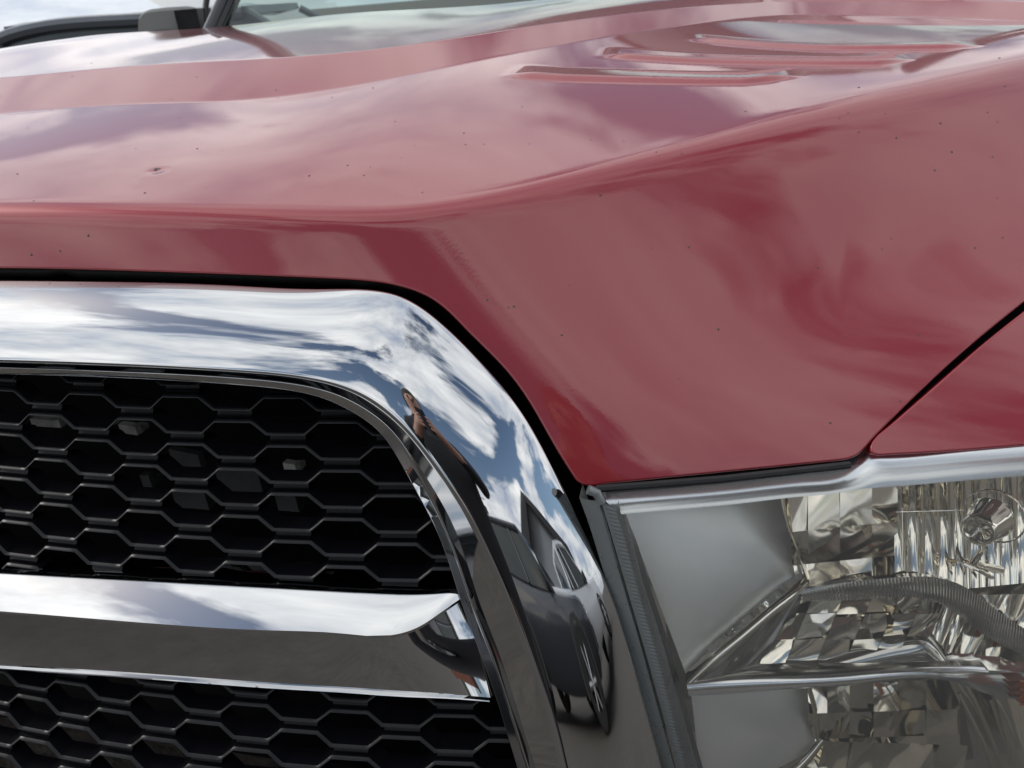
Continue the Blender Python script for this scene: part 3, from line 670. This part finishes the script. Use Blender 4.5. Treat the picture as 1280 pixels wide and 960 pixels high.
T2, R2, B2 = (cspline(ub, P, uq) for P in (T_, R_, B_))
up_face = [];
for t in np.linspace(0, 1, 12):
    up_face.append(T2 + (R2 - T2) * t + np.array([0, -0.35, 1.0]) * (0.0018 * 4 * t * (1 - t) * np.clip(np.linalg.norm(R2 - T2, axis=1) / 0.07, 0, 1)[:, None] ** 2))
lip1 = R2 + np.array([0, 0.0, -0.004]); lip2 = R2 + np.array([0, 0.009, -0.005])
low_face = [lip2 + (B2 - lip2) * t for t in np.linspace(0, 1, 6)]
Gb = np.array([T2 + np.array([0, 0.05, 0.0])] + up_face + [lip1] + low_face + [B2 + np.array([0, -0.0045, -0.0003]), B2 + np.array([0, -0.0052, -0.0016]), B2 + np.array([0, -0.0040, -0.0030]), B2 + np.array([0, 0.05, -0.003])])
bar = grid_obj('grille_bar', Gb, 'chrome', truck, sharp=35)
e0 = np.array([gp(580, 746, 0.0), gp(590, 785, 0.002), gp(602, 830, 0.004), gp(614, 872, 0.006)])
e1 = np.array([gp(590, 752, 0.012), gp(604, 790, 0.016), gp(616, 830, 0.018), gp(624, 864, 0.020)])
grid_obj('bar_end_cap', np.array([e0 + (0, 0.002, 0), e0 * .5 + e1 * .5 + (0, -0.003, 0), e1, e1 + (0.0, 0.05, 0)]), 'dark_chrome', bar)

# honeycomb mesh: wavy ribs standing proud of a black plate of bars
PITCHX, ROWZ = 0.140, 0.0605
xb0 = at(57.5, 517.5, lambda x, z: yR(x, z) + 0.03)
ZB0 = xb0[2]; XB0 = xb0[0]
lip_in = np.array(C5); lx, ly = proj(lip_in)
tx, ty = proj(T2); bx_, by_ = proj(B2)
op = np.stack([lx, ly], 1)
upper_poly = np.concatenate([op[(op[:, 1] < 744)], np.stack([tx, ty], 1)[::-1]])
k = op[:, 1] > 800
lower_poly = np.concatenate([op[(op[:, 1] > 868) & (op[:, 0] > 500)], [(400, 1500), (-420, 1500)], np.stack([bx_, by_], 1)])
def mesh_insert(poly, i0_, i1_, z_of_row, name):
    V = []; F = []
    mb = MB(); fb = MB(); webs = []
    # wave control: flat .36, ramp .14 of the pitch
    xs = []; 
    for kx in range(-6, 9):
        c = XB0 + kx * PITCHX
        for f_, lev in ((-0.18, 1), (0.18, 1), (0.32, 0), (0.68, 0)): xs.append((c + f_ * PITCHX, lev))
    xs = np.array(xs)
    cellh = 0.0455; barh = ROWZ - cellh; amp = (cellh - barh) / 2
    fine = []; 
    for (a, la), (b, lb) in zip(xs[:-1], xs[1:]):
        n = 6 if la == lb else 4
        for t in range(n): fine.append((a + (b - a) * t / n, la + (lb - la) * t / n))
    fine = np.array(fine)
    for i in range(i0_, i1_):
        z0 = z_of_row(i)
        for sgn in (1, -1):
            # top wave of row i: high over the cell centre; bottom wave mirrored
            zc_ = z0 + sgn * (barh / 2 + amp / 2 + 0) if False else None
            base = z0 + (0 if sgn == 1 else -cellh)
            zz = base - amp * (1 - fine[:, 1]) * sgn
            th = 0.0032
            rows_ = []
            # thickness across the wave normal
            dx = np.gradient(fine[:, 0]); dz = np.gradient(zz); ln = np.hypot(dx, dz); nx, nz_ = -dz / ln, dx / ln
            for off, dep in ((-0.6, 0.028), (-0.5, 0.003), (-0.25, 0.0), (0.1, 0.0003), (0.5, 0.0035), (0.6, 0.028)):
                X = fine[:, 0] + nx * off * th; Z = zz + nz_ * off * th
                rows_.append(np.stack([X, yR(X, Z) + 0.026 + dep, Z], 1))
            mb.grid(np.array(rows_[:2])); mb.grid(np.array(rows_[4:])); fb.grid(np.array(rows_[1:5]))
        # dark webs between cells, behind the ribs: each its own small plate
        for kx in range(-6, 9):
            for half in (0, 1):
                c = XB0 + (kx + 0.5 * half) * PITCHX
                zt, zb = (z0 - cellh, z0 - cellh - barh) if half == 0 else (z0 - amp, z0 - amp - barh)
                w2 = 0.17 * PITCHX; rows_ = []
                for t, dep in ((0.16, 0.026), (0.20, 0.007), (0.4, 0.006), (0.55, 0.008), (0.8, 0.0085), (0.84, 0.026)):
                    X = np.linspace(c - w2, c + w2, 5); Z = np.full(5, zb + (zt - zb) * t)
                    rows_.append(np.stack([X, yR(X, Z) + 0.026 + dep, Z], 1))
                webs.append(np.array(rows_))
    V = np.array(mb.V); qx, qy = proj(V); s = poly_field(poly, qx, qy) + 5
    Vc, Fc, be = clip_mesh(V, mb.F, s); nw = len(Fc)
    V = np.array(fb.V); qx, qy = proj(V); s = poly_field(poly, qx, qy) + 5
    Vd, Fd, be = clip_mesh(V, fb.F, s)
    mo = mesh_obj(name, np.concatenate([Vc, Vd]), Fc + [tuple(i + len(Vc) for i in f) for f in Fd], 'black_plastic', truck, True, 50)
    mo.data.materials.append(MAT['mesh_edge'])
    for p in mo.data.polygons[nw:]: p.material_index = 1
    for Gw in webs:
        qx, qy = proj(Gw.reshape(-1, 3)); f = poly_field(poly, qx, qy) + 5
        if f.max() > 3 and qx.max() > -60 and qy.min() < 1000:
            Vc, Fc, be = clip_mesh(Gw.reshape(-1, 3), grid_faces(*Gw.shape[:2], 0, True), f)
            if len(Fc) > 2: mesh_obj('web', Vc, Fc, 'web', mo, True, 50)
rowz = lambda i: ZB0 - i * ROWZ
mesh_insert(upper_poly, -2, 6, rowz, 'grille_mesh')
mesh_insert(lower_poly, 4, 13, lambda i: rowz(i) - 0.004, 'grille_mesh')
# dark trough around the mesh openings, radiator behind
mb = MB(); mb.grid(np.array([C5 + (0, 0.004, 0), C5 + np.array([-0.004, 0.03, -0.004]), C5 + np.array([-0.01, 0.05, -0.01])]))
mb.build('grille_shroud', 'void', truck)
mb = MB(); mb.box((-0.62, 0.27, 0.555), (2.2, 0.02, 1.11)); mb.box((0.47, 0.205, 0.45), (0.02, 0.15, 0.80)); mb.box((-0.62, 0.15, 0.24), (2.2, 0.22, 0.012)); mb.build('radiator', 'void', truck, False)
for (px, py, wx, wz, dep, m) in ((60, 527, .05, .012, .09, 'tag'), (163, 535, .03, .014, .09, 'tag'), (235, 573, .055, .028, .11, 'grey_plastic'), (185, 599, .014, .02, .08, 'grey_plastic'),
                              (240, 622, .05, .03, .10, 'grey_plastic'), (300, 598, .06, .04, .11, 'grey_plastic'), (365, 583, .02, .015, .09, 'tag'), (360, 625, .03, .03, .10, 'grey_plastic')):
    p = gp(px, py, dep); mb = MB(); mb.box(p, (wx, 0.01, wz), random.uniform(-.2, .2)); mb.box(p + (wx * .2, 0.01, -wz * .4), (wx * .5, 0.02, wz * .5)); mb.build('radiator_bracket', m, truck, False)

# black seal and inner panels under the hood edge
lp = np.array([on_skin(*p) for p in lowL[30:] if p[0] < 700]); lp = curve(lp[np.concatenate([[True], np.linalg.norm(np.diff(lp, axis=0), axis=1) > 0.004])], 140)
mb = MB(); mb.tube(lp + (0, 0.030, -0.014), 0.009, 10); mb.build('hood_seal', 'seal', truck)
# dark closing panels behind the shut lines
gapc = curve([(700, 572), (735, 606), (800, 603), (900, 594), (1000, 583), (1060, 577), (1090, 566), (1140, 512), (1200, 455), (1280, 388), (1400, 298), (1500, 220)], 80)
def yH(x, z): return 0.020 + 0.26 * (x - 0.48) + 0.16 * (z - 0.86)       # headlamp lens surface
def hp(px, py, off=0.0): return at(px, py, lambda x, z: yH(x, z) + off)
mb = MB()
a = np.array([hp(*p, 0.035) for p in curve([(738, 590), (760, 594), (900, 586), (1060, 566), (1200, 556), (1420, 540)], 40)])
b = np.array([hp(*p, 0.030) for p in curve([(742, 630), (764, 630), (900, 618), (1060, 600), (1200, 588), (1420, 570)], 40)])
mb.grid(np.array([a + (0, 0.12, 0.05), a + (0, .05, .01), a * .5 + b * .5, b])); mb.build('headlight_gap_panel', 'rubber', truck)
g = np.array([on_skin(*p) for p in curve([(1066, 590), (1090, 566), (1140, 512), (1200, 455), (1270, 395), (1320, 350)], 60)]); g = curve(g[np.concatenate([[True], np.linalg.norm(np.diff(g, axis=0), axis=1) > 0.006])], 50)
mb = MB(); mb.grid(np.array([g + (-0.03, 0.030, 0.0), g + (0, 0.034, 0), g + (0.03, 0.038, -0.02)])); mb.build('fender_gap_panel', 'void', truck)
mb = MB(); mb.tube(np.array([hp(745, 611, .012), hp(800, 607, .012), hp(900, 599, .012), hp(1000, 588, .014), hp(1062, 581, .014)]), 0.0045, 8); mb.build('headlight_seal', 'rubber', truck)

# ------------------------------------------------------------------ headlight
def quad_patch(pts, offs, n=7, bul=0.0, m='reflector', name='reflector_facet', parent=None, nrm=(0, -1, 0.2)):
    """curved patch through four photo corners (tl, tr, br, bl) at given depths behind the lens"""
    c = [hp(*p, o) for p, o in zip(pts, offs)]; G = []
    for i in np.linspace(0, 1, n):
        r = []
        for j in np.linspace(0, 1, n):
            q = (c[0] * (1 - j) + c[1] * j) * (1 - i) + (c[3] * (1 - j) + c[2] * j) * i
            r.append(q + np.array(nrm) * bul * 16 * i * (1 - i) * j * (1 - j) * 1.0)
        G.append(r)
    return grid_obj(name, np.array(G), m, parent)
def strip(rows_px, offs, n=60, m='reflector', name='strip', parent=None, sharp=40, extra=None):
    R = []
    for pts, o in zip(rows_px, offs):
        o = np.broadcast_to(o, (len(pts),)); P = np.array([hp(*p, oo) for p, oo in zip(pts, o)]); R.append(curve(P, n))
    if extra: R = extra(R)
    return grid_obj(name, np.array(R), m, parent, sharp=sharp)
def arch(R, k=8, h=0.006, d=(0, -1, 0.25)):
    """rounds a ladder of two rows outward"""
    a, b = R; d = np.array(d, float); d /= np.linalg.norm(d)
    return [a + (b - a) * t + d * h * 4 * t * (1 - t) for t in np.linspace(0, 1, k)]
# housing: the black bowl at the back
hb = MB(); 
gx = np.linspace(740, 1460, 20); gy = np.linspace(585, 1120, 16)
hb.grid(np.array([[hp(px, py + (1100 - px) * 0.07, 0.15) for px in gx] for py in gy]))
headlight = hb.build('headlight', 'dark_chrome', truck)

# bezel trim along the top: a bright rounded lip with a step where the shut line meets it
top = [(752, 621), (830, 614), (920, 606), (1010, 597), (1050, 592), (1068, 585), (1084, 577), (1110, 574), (1180, 569), (1280, 561), (1420, 549)]
bot = [(776, 643), (830, 638), (920, 630), (1010, 620), (1050, 616), (1072, 612), (1090, 610), (1120, 608), (1180, 603), (1280, 595), (1420, 583)]
def trim(R):
    a, b = R; return [a + (0, 0.03, 0.004), a] + [a + (b - a) * t + np.array([0, -1, 0.5]) * 0.0035 * 4 * t * (1 - t) for t in np.linspace(0.06, 1, 9)] + [b + (0, 0.025, 0.003)]
strip([top, bot], [0.028, 0.006], 140, 'bezel', 'bezel_trim', headlight, 50, trim)
# left rim of the lens: three ribbed bands
L0 = [(724, 622), (736, 655), (758, 727), (783, 805), (808, 900), (830, 972), (862, 1090)]
L1 = [(748, 626), (756, 655), (777, 727), (800, 805), (826, 900), (846, 972), (876, 1090)]
L1b = [(751, 626), (760, 655), (781, 727), (804, 805), (830, 900), (850, 972), (880, 1090)]
L2 = [(772, 632), (781, 655), (801, 727), (826, 805), (853, 900), (873, 972), (903, 1090)]
L3 = [(779, 640), (789, 660), (811, 727), (836, 805), (862, 900), (882, 972), (912, 1090)]
strip([L0, L1], [0.014, 0.004], 200, 'rim', 'lens_rim', headlight, 60, lambda R: [R[0] + (0, 0.03, 0)] + arch(R, 6, 0.002) + [R[1] + (0, 0.01, 0)])
def ribbed(R):
    a, b = R; k = np.arange(len(a)); rib = np.where(k % 4 < 2, 0.0, 0.0006)[:, None] * np.array([0.0, 1, 0]); 
    return [a + (0, 0.01, 0)] + [a + (b - a) * t + rib * (0.25 < t < 0.8) + np.array([0, -1, 0.0]) * 0.003 * 4 * t * (1 - t) for t in np.linspace(0, 1, 8)] + [b + (0, 0.01, 0)]
strip([L1b, L2], [0.004, 0.006], 420, 'rim', 'lens_rim', headlight, 60, ribbed)
strip([L2, L3], [0.014, 0.03], 60, 'gloss_black', 'lens_rim', headlight, 60)

# upper satin shield, its dark return, and the spear that divides the lamp
def shield(c, o, bul, name='satin_shield'):
    return quad_patch(c, o, 14, bul, 'satin', name, headlight, (0, -1, 0.1))
shield([(779, 634), (975, 616), (1004, 722), (860, 850)], [0.092, 0.128, 0.080, 0.030], 0.010)
shield([(864, 868), (1008, 852), (1020, 935), (880, 1010)], [0.066, 0.106, 0.082, 0.036], 0.008)
# dark line at the panel's right edge
strip([[(973, 612), (985, 660), (1003, 712), (1006, 726)], [(983, 612), (992, 660), (1008, 708), (1012, 722)]], [0.055, 0.075], 30, 'reflector', 'shield_return', headlight, 60, lambda R: arch(R, 5, .003))
strip([[(1005, 852), (1016, 890), (1020, 926)], [(1012, 852), (1022, 888), (1026, 922)]], [0.066, 0.075], 30, 'reflector', 'shield_return', headlight, 60, lambda R: arch(R, 5, .003))
# spear: lower blade runs right, upper blade climbs to the bowl
blade = [(858, 853), (900, 849), (980, 845), (1060, 841), (1130, 835), (1190, 834), (1240, 838), (1300, 842), (1420, 850)]
blade2 = [(861, 870), (900, 868), (980, 862), (1060, 857), (1130, 850), (1190, 852), (1230, 866), (1300, 878), (1420, 890)]
strip([blade, blade2], [[.018, .025, .029, .033, .037, .041, .045, .048, .048], [.012, .018, .022, .026, .03, .033, .037, .04, .04]], 120, 'blade', 'divider', headlight, 60,
      lambda R: [R[0] + (0, 0.03, -0.004)] + arch(R, 9, 0.0022, (0, -1, 0.6)) + [R[1] + (0, 0.04, 0.002)])
up1 = [(857, 851), (880, 828), (920, 795), (960, 762), (990, 738), (1006, 724)]
up2 = [(866, 853), (892, 832), (932, 800), (970, 768), (998, 744), (1012, 730)]
strip([up1, up2], [[.014, .022, .034, .046, .056, .066], [.012, .02, .032, .044, .054, .064]], 70, 'reflector', 'divider', headlight, 60,
      lambda R: [R[0] + (0, 0.012, 0.0)] + arch(R, 7, 0.003) + [R[1] + (0, 0.012, 0)])
# small glittering notches along the blade
for k in range(11):
    t = (k + .5) / 11; x = 885 + (1000 - 885) * t; y = 818 + (722 - 818) * t
    quad_patch([(x - 6, y - 4), (x + 5, y - 11), (x + 9, y - 4), (x - 2, y + 4)], [0.022 + .036 * t + random.uniform(-.004, .004) for _ in range(4)], 3, 0.0, random.choice(['reflector', 'dark_chrome', 'bezel']), 'blade_notch', headlight)
# inside of the wedge: smooth dark tray wall, then faceted floor
quad_patch([(870, 852), (1008, 728), (975, 832), (900, 849)], [0.02, 0.075, 0.085, 0.03], 10, 0.006, 'dark_chrome', 'tray_wall', headlight)
cx = [968, 1000, 1038, 1074, 1108, 1138, 1166]
for r_, (ya, yb) in enumerate(((733, 768), (768, 800), (800, 838))):
    for c_ in range(len(cx) - 1):
        sh = lambda y: (786 - y) * 0.42
        x0, x1 = cx[c_], cx[c_ + 1]
        dz = 0.085 - 0.012 * r_
        tt = random.choice((.012, -.006, .004)); o = [dz + tt + random.uniform(-.003, .003), dz + tt + random.uniform(-.003, .003), dz - tt + random.uniform(-.003, .003), dz - tt + random.uniform(-.003, .003)]
        quad_patch([(x0 + sh(ya), ya), (x1 + sh(ya), ya - 2), (x1 + sh(yb), yb - 1), (x0 + sh(yb), yb)], o, 7, random.choice([-.0015, .001, .0015]), 'reflector', 'reflector_facet', headlight)
# upper bowl: faceted left wall, fluted back
cx = [984, 1010, 1050, 1090, 1122]; yy = [606, 664, 706, 742]
for r_ in range(3):
    for c_ in range(4):
        x0, x1 = cx[c_], cx[c_ + 1]; ya, yb = yy[r_], yy[r_ + 1]
        sl = lambda x: -(x - 1000) * 0.10
        base = 0.072 + 0.012 * c_
        tilt = [(0.016, -0.010), (-0.008, 0.006), (0.013, -0.009)][r_]
        o = [base + tilt[0] + random.uniform(-.002, .002), base + .012 + tilt[0] + random.uniform(-.002, .002), base + .012 + tilt[1], base + tilt[1] + random.uniform(-.002, .002)]
        ins = 26 * (r_ / 2) * (c_ == 0) * 0.5
        quad_patch([(x0 + ins * .6, ya + sl(x0)), (x1, ya + sl(x1)), (x1, yb + sl(x1)), (x0 + ins, yb + sl(x0))], o, 8, random.uniform(.0005, .0016) * random.choice((-1, 1)), 'reflector', 'reflector_facet', headlight)
def flutes(name, x0, x1, ya, yb, n, d0, d1, amp, slope=-0.10, lean=0.0, per=10):
    G = []
    for i, t in enumerate(np.linspace(0, 1, 14)):
        r = []
        for j in range(n * per + 1):
            u = j / (n * per); ph = (j % per) / per
            px = x0 + (x1 - x0) * u + lean * (t - .5); py = ya + (yb - ya) * t + slope * (px - x0)
            r.append(hp(px, py, d0 + (d1 - d0) * math.sin(u * math.pi * .5) - amp * math.sin(ph * math.pi) - 0.024 * (t - .5) * 2 - 0.02 * (t - .5) ** 2 * 4 * .5 + amp * .5 * math.sin(j // per * 2.4 + t * 3)))
        G.append(r)
    return grid_obj(name, np.array(G), 'reflector', headlight, sharp=50)
flutes('fluted_reflector', 1118, 1330, 596, 745, 11, 0.115, 0.135, 0.0026)
flutes('fluted_reflector', 1040, 1200, 758, 850, 9, 0.098, 0.085, 0.0022, -0.05, -40)
flutes('fluted_reflector', 1160, 1440, 745, 850, 8, 0.10, 0.085, 0.003, -0.02, -60)
# ribbed arch under the bowl
A1 = [(1000, 737), (1060, 728), (1120, 722), (1170, 722), (1210, 736), (1245, 762), (1300, 796), (1400, 830)]
A2 = [(1004, 752), (1060, 750), (1120, 747), (1162, 750), (1194, 766), (1228, 792), (1288, 822), (1400, 856)]
def ribarch(R):
    a, b = R; k = np.arange(len(a)); rib = np.where(k % 4 < 2, 0.0, 0.0010)[:, None] * np.array([0, 1, -0.3])
    return [a + (0, 0.02, -0.012)] + [a + (b - a) * t + np.array([0, -1, 0.6]) * 0.0012 * 4 * t * (1 - t) + rib for t in np.linspace(0, 1, 7)] + [b + (0, 0.03, 0)]
strip([A1, A2], [[.07, .064, .06, .058, .056, .054, .05, .05], [.066, .06, .056, .054, .052, .05, .046, .046]], 420, 'dark_chrome', 'ribbed_arch', headlight, 40, ribarch)
# low smooth hump over the tray floor
H1 = [(985, 838), (1030, 824), (1080, 812), (1130, 802), (1160, 802), (1180, 818), (1195, 832)]
H2 = [(985, 846), (1030, 843), (1080, 840), (1130, 836), (1160, 834), (1180, 834), (1195, 836)]
strip([H1, H2], [0.062, 0.05], 60, 'dark_chrome', 'tray_hump', headlight, 50, lambda R: [R[0] + (0, .03, 0)] + arch(R, 7, 0.004, (0, -1, .8)))
# bulb shield: fluted cap on a stalk inside a ring
c0 = hp(1222, 664, 0.045); c1 = hp(1246, 640, 0.095); ax = c1 - c0; ax /= np.linalg.norm(ax)
ua = np.cross(ax, (0.2, 0.1, 1)); ua /= np.linalg.norm(ua); ub_ = np.cross(ax, ua)
def ringrow(c, r, n=48, fl=0.0): return [c + (ua * math.cos(t) + ub_ * math.sin(t)) * r * (1 - fl * (0.5 + 0.5 * math.cos(12 * t))) for t in np.linspace(0, 2 * math.pi, n, endpoint=False)]
s_ = np.linalg.norm(hp(1222, 664, .045) - hp(1240, 664, .045)) / 18
rowsb = [ringrow(c0 + ax * .006, 3 * s_), ringrow(c0 + ax * 0.003, 11 * s_), ringrow(c0, 16 * s_), ringrow(c0, 18.5 * s_), ringrow(c0 + ax * .003, 20 * s_), ringrow(c0 + ax * .010, 21 * s_, fl=.05), ringrow(c0 + ax * .030, 25 * s_, fl=.09), ringrow(c0 + ax * .045, 27 * s_, fl=.03), ringrow(c0 + ax * .05, 27 * s_)]
grid_obj('bulb_shield', np.array(rowsb), 'reflector', headlight, wrap=True, sharp=50)
mb = MB(); ring = np.array(ringrow(hp(1243, 645, .085), 35 * s_, 40)); mb.tube(np.concatenate([ring, ring[:2]]), 0.0012, 8, False); mb.build('bulb_ring', 'reflector', headlight)
mb = MB(); mb.tube([hp(1225, 690, .06), hp(1218, 702, .065), hp(1232, 708, .08), hp(1250, 712, .1)], [.004, .005, .004, .006], 10); mb.tube([hp(1205, 705, .08), hp(1222, 712, .07), hp(1240, 722, .08)], .003, 8); mb.build('bulb_stalk', 'reflector', headlight)
mb = MB(); mb.tube([hp(1120, 640, .085), hp(1205, 638, .085)], .0006, 6); mb.build('bulb_wire', 'reflector', headlight)
# lower bowl
cx = [1008, 1034, 1062, 1092, 1124, 1158, 1200]; yy = [848, 892, 924, 968]
for c_ in range(6):
    up_ = (.020, .014, -.006, .016, -.004, .010)[c_]
    for r_ in range(3):
        x0, x1 = cx[c_], cx[c_ + 1]; ya, yb = yy[r_], yy[r_ + 1]
        sl = lambda x: -(x - 1010) * 0.03
        base = 0.08 + 0.009 * c_; t_ = up_ * (1.0, -.35, .8)[r_]
        o = [base + t_, base + .009 + t_ + random.uniform(-.004, .004), base + .009 - t_ * .7, base - t_ * .7 + random.uniform(-.003, .003)]
        ins = (10, 24, 0)[r_] * (c_ == 0) * .4
        quad_patch([(x0, ya + sl(x0)), (x1, ya + sl(x1)), (x1, yb + sl(x1)), (x0 + ins, yb + sl(x0))], o, 8, random.uniform(.0005, .0018) * random.choice((-1, 1)), 'reflector', 'reflector_facet', headlight)
strip([[(960, 985), (1000, 950), (1024, 922)], [(972, 990), (1012, 954), (1034, 924)]], [[.05, .065, .075], [.05, .065, .075]], 30, 'reflector', 'divider', headlight, 60, lambda R: arch(R, 6, .004))
for c_ in range(5):
    x0 = 1030 + c_ * 36
    quad_patch([(x0, 926 + c_), (x0 + 36, 928 + c_), (x0 + 26, 980), (x0 - 12, 980)], [.078 + random.uniform(-.006, .006) for _ in range(4)], 7, random.choice((-.005, .005)), 'reflector', 'reflector_facet', headlight)
quad_patch([(1196, 845), (1260, 850), (1290, 980), (1225, 980)], [.125, .12, .12, .125], 8, .01, 'dark_chrome', 'bowl_wall', headlight)
for (xa, xb, d_) in (((1198, 866), (1252, 985), .06), ((1238, 874), (1272, 985), .055), ((1216, 870), (1262, 990), .065)):
    mb = MB(); mb.tube([hp(*xa, d_), hp((xa[0] + xb[0]) / 2 + 3, (xa[1] + xb[1]) / 2, d_ - .003), hp(*xb, d_)], [.002, .003, .004], 10); mb.build('bowl_rail', 'reflector', headlight)
quad_patch([(1244, 868), (1272, 866), (1300, 980), (1272, 985)], [.045, .05, .05, .045], 8, .006, 'reflector', 'corner_reflector', headlight)
quad_patch([(1268, 846), (1420, 850), (1440, 990), (1284, 990)], [.05, .05, .05, .05], 8, -.01, 'reflector', 'corner_reflector', headlight)
G = [[hp(1273 + 26 * u + 3 * math.sin(v * 22), 850 + 32 * v, .03 - .006 * math.sin(v * 22)) for u in np.linspace(0, 1, 6)] for v in np.linspace(0, 1, 30)]
grid_obj('amber_reflector', np.array(G), 'amber', headlight)
# clear cover
gx = np.linspace(0, 1, 60); gy = np.linspace(0, 1, 40); G = []
for v in gy:
    r = []
    for u in gx:
        lx_ = 752 + (872 - 752) * v; px = lx_ + (1440 - lx_) * u; ty_ = 616 - 75 * u; py = ty_ + (1100 - ty_) * v
        e = min(u / .03, 1); e2 = min(v / .05, 1)
        r.append(hp(px, py, 0.002 + 0.010 * (1 - e) ** 2 + 0.012 * (1 - e2) ** 2))
    G.append(r)
grid_obj('lens', np.array(G), 'lens', headlight)
# chrome sliver and filler between grille and lamp
F0 = [(740, 670), (746, 690), (760, 727), (785, 800), (808, 880), (830, 955), (862, 1080)]
strip([[(x - 9, y) for x, y in F0], [(x + 4, y) for x, y in F0]], [0.11, 0.10], 60, 'rubber', 'headlight_gap_panel', truck)
gc = curve([(470, 345), (545, 385), (620, 440), (690, 540), (735, 625), (775, 730), (815, 860), (850, 1000), (880, 1120)], 60)
mb = MB(); mb.grid(np.array([[at(px - 34, py + 14, 0.17) for px, py in gc], [at(px, py, 0.15) for px, py in gc], [at(px + 34, py - 10, 0.17) for px, py in gc]])); mb.build('grille_gap_panel', 'void', truck)
mb = MB(); P = np.array([hp(*p, .008) for p in [(735, 612), (746, 616), (752, 628)]]); mb.tube(P, .006, 10); mb.build('lamp_corner_clip', 'rim', truck)

# ------------------------------------------------------------------ cab
wb = np.array([at(282, 29, 1.88), at(400, 30, 1.84), at(520, 32, 1.80), at(640, 24, 1.79), at(800, 10, 1.80), at(1000, -8, 1.84), at(1160, -25, 1.92), at(1330, -40, 2.05)])
wb = curve(wb, 40); ctr = np.array([XC, 2.4, 1.95])
wt = wb * np.array([0.88, 1, 1]) + np.array([0.12 * XC, 0.62, 0.50])
grid_obj('windshield', np.array([wb + (wt - wb) * t + np.array([0, -0.25, .3]) * 0.05 * 4 * t * (1 - t) for t in np.linspace(-0.04, 1, 14)]), 'windscreen', truck)
mb = MB(); a = wb[0]; b = wt[0]; d_ = (b - a) / np.linalg.norm(b - a)
mb.tube([a - d_ * .15 + (-.03, 0, 0), a + (-.03, 0, 0), b + (-.03, 0, 0)], .035, 12); mb.build('windshield_pillar', 'gloss_black', truck)
mb = MB(); a2 = wb[-1]; b2 = wt[-1]; mb.tube([a2 + (.03, 0, -.1), a2 + (.03, 0, 0), b2 + (.03, 0, 0)], .035, 12); mb.build('windshield_pillar', 'gloss_black', truck)
mb = MB(); mb.grid(np.array([wt + (0, -.02, .0), wt + (0, 0.1, .04), wt + (0, .8, .06), wt + (0, 1.2, .03)])); mb.build('cab_roof', 'paint', truck)
mb = MB(); mb.grid(np.array([wb + (0, -.10, -.055), wb + (0, -.05, -.035), wb + (0, 0.0, -.012), wb + (0, .04, -.02)])); mb.build('cowl', 'black_plastic', truck)
mb = MB(); mb.grid(np.array([wb + (0, .05, -.03), wb + (0, .25, -.01), wb + (0, .5, -.03), wb + (0, .6, -.5)])); mb.build('dashboard', 'dash', truck)
for px0, px1, py0, py1 in ((752, 862, 6, 2), (470, 560, 27, 31)):
    mb = MB(); mb.tube([at(px0, py0, 1.76), at((px0 + px1) / 2, (py0 + py1) / 2 - 1, 1.77), at(px1, py1, 1.78)], [.008, .012, .008], 8); mb.build('wiper', 'black_plastic', truck)
# far door mirror
mc = at(216, 26, 2.35); mm = MB(); R_m = []
for t in np.linspace(-1, 1, 13):
    k = (1 - abs(t) ** 4) ** .25 if abs(t) < 1 else 0.02
    rr = []
    for q in np.linspace(0, 2 * math.pi, 32, endpoint=False):
        cx_, sx_ = math.cos(q), math.sin(q); e = 0.45
        X = 0.15 * np.sign(cx_) * abs(cx_) ** e * (0.5 + .5 * k) * (1 - .06 * (sx_ + 1)); Z = 0.17 * np.sign(sx_) * abs(sx_) ** e * (0.55 + .45 * k)
        rr.append(mc + np.array([X, t * 0.075, Z - 0.12]))
    R_m.append(rr)
mm.grid(np.array(R_m), wrap=True); o_ = len(mm.V); mm.F.append(tuple(range(32))); mm.F.append(tuple(range(o_ - 32, o_))[::-1])
mirror = mm.build('side_mirror', 'mirror_shell', truck)
p1 = at(240, 22, 2.3); mb = MB(); mb.box(p1 + (0.01, -.0, -.05), (.10, .10, .16)); mb.build('mirror_arm', 'gloss_black', mirror, False)
mb = MB(); mb.tube([at(258, 30, 2.3), at(257, 8, 2.32), at(260, -12, 2.35)], .012, 8); mb.build('mirror_bracket', 'grey_plastic', mirror)
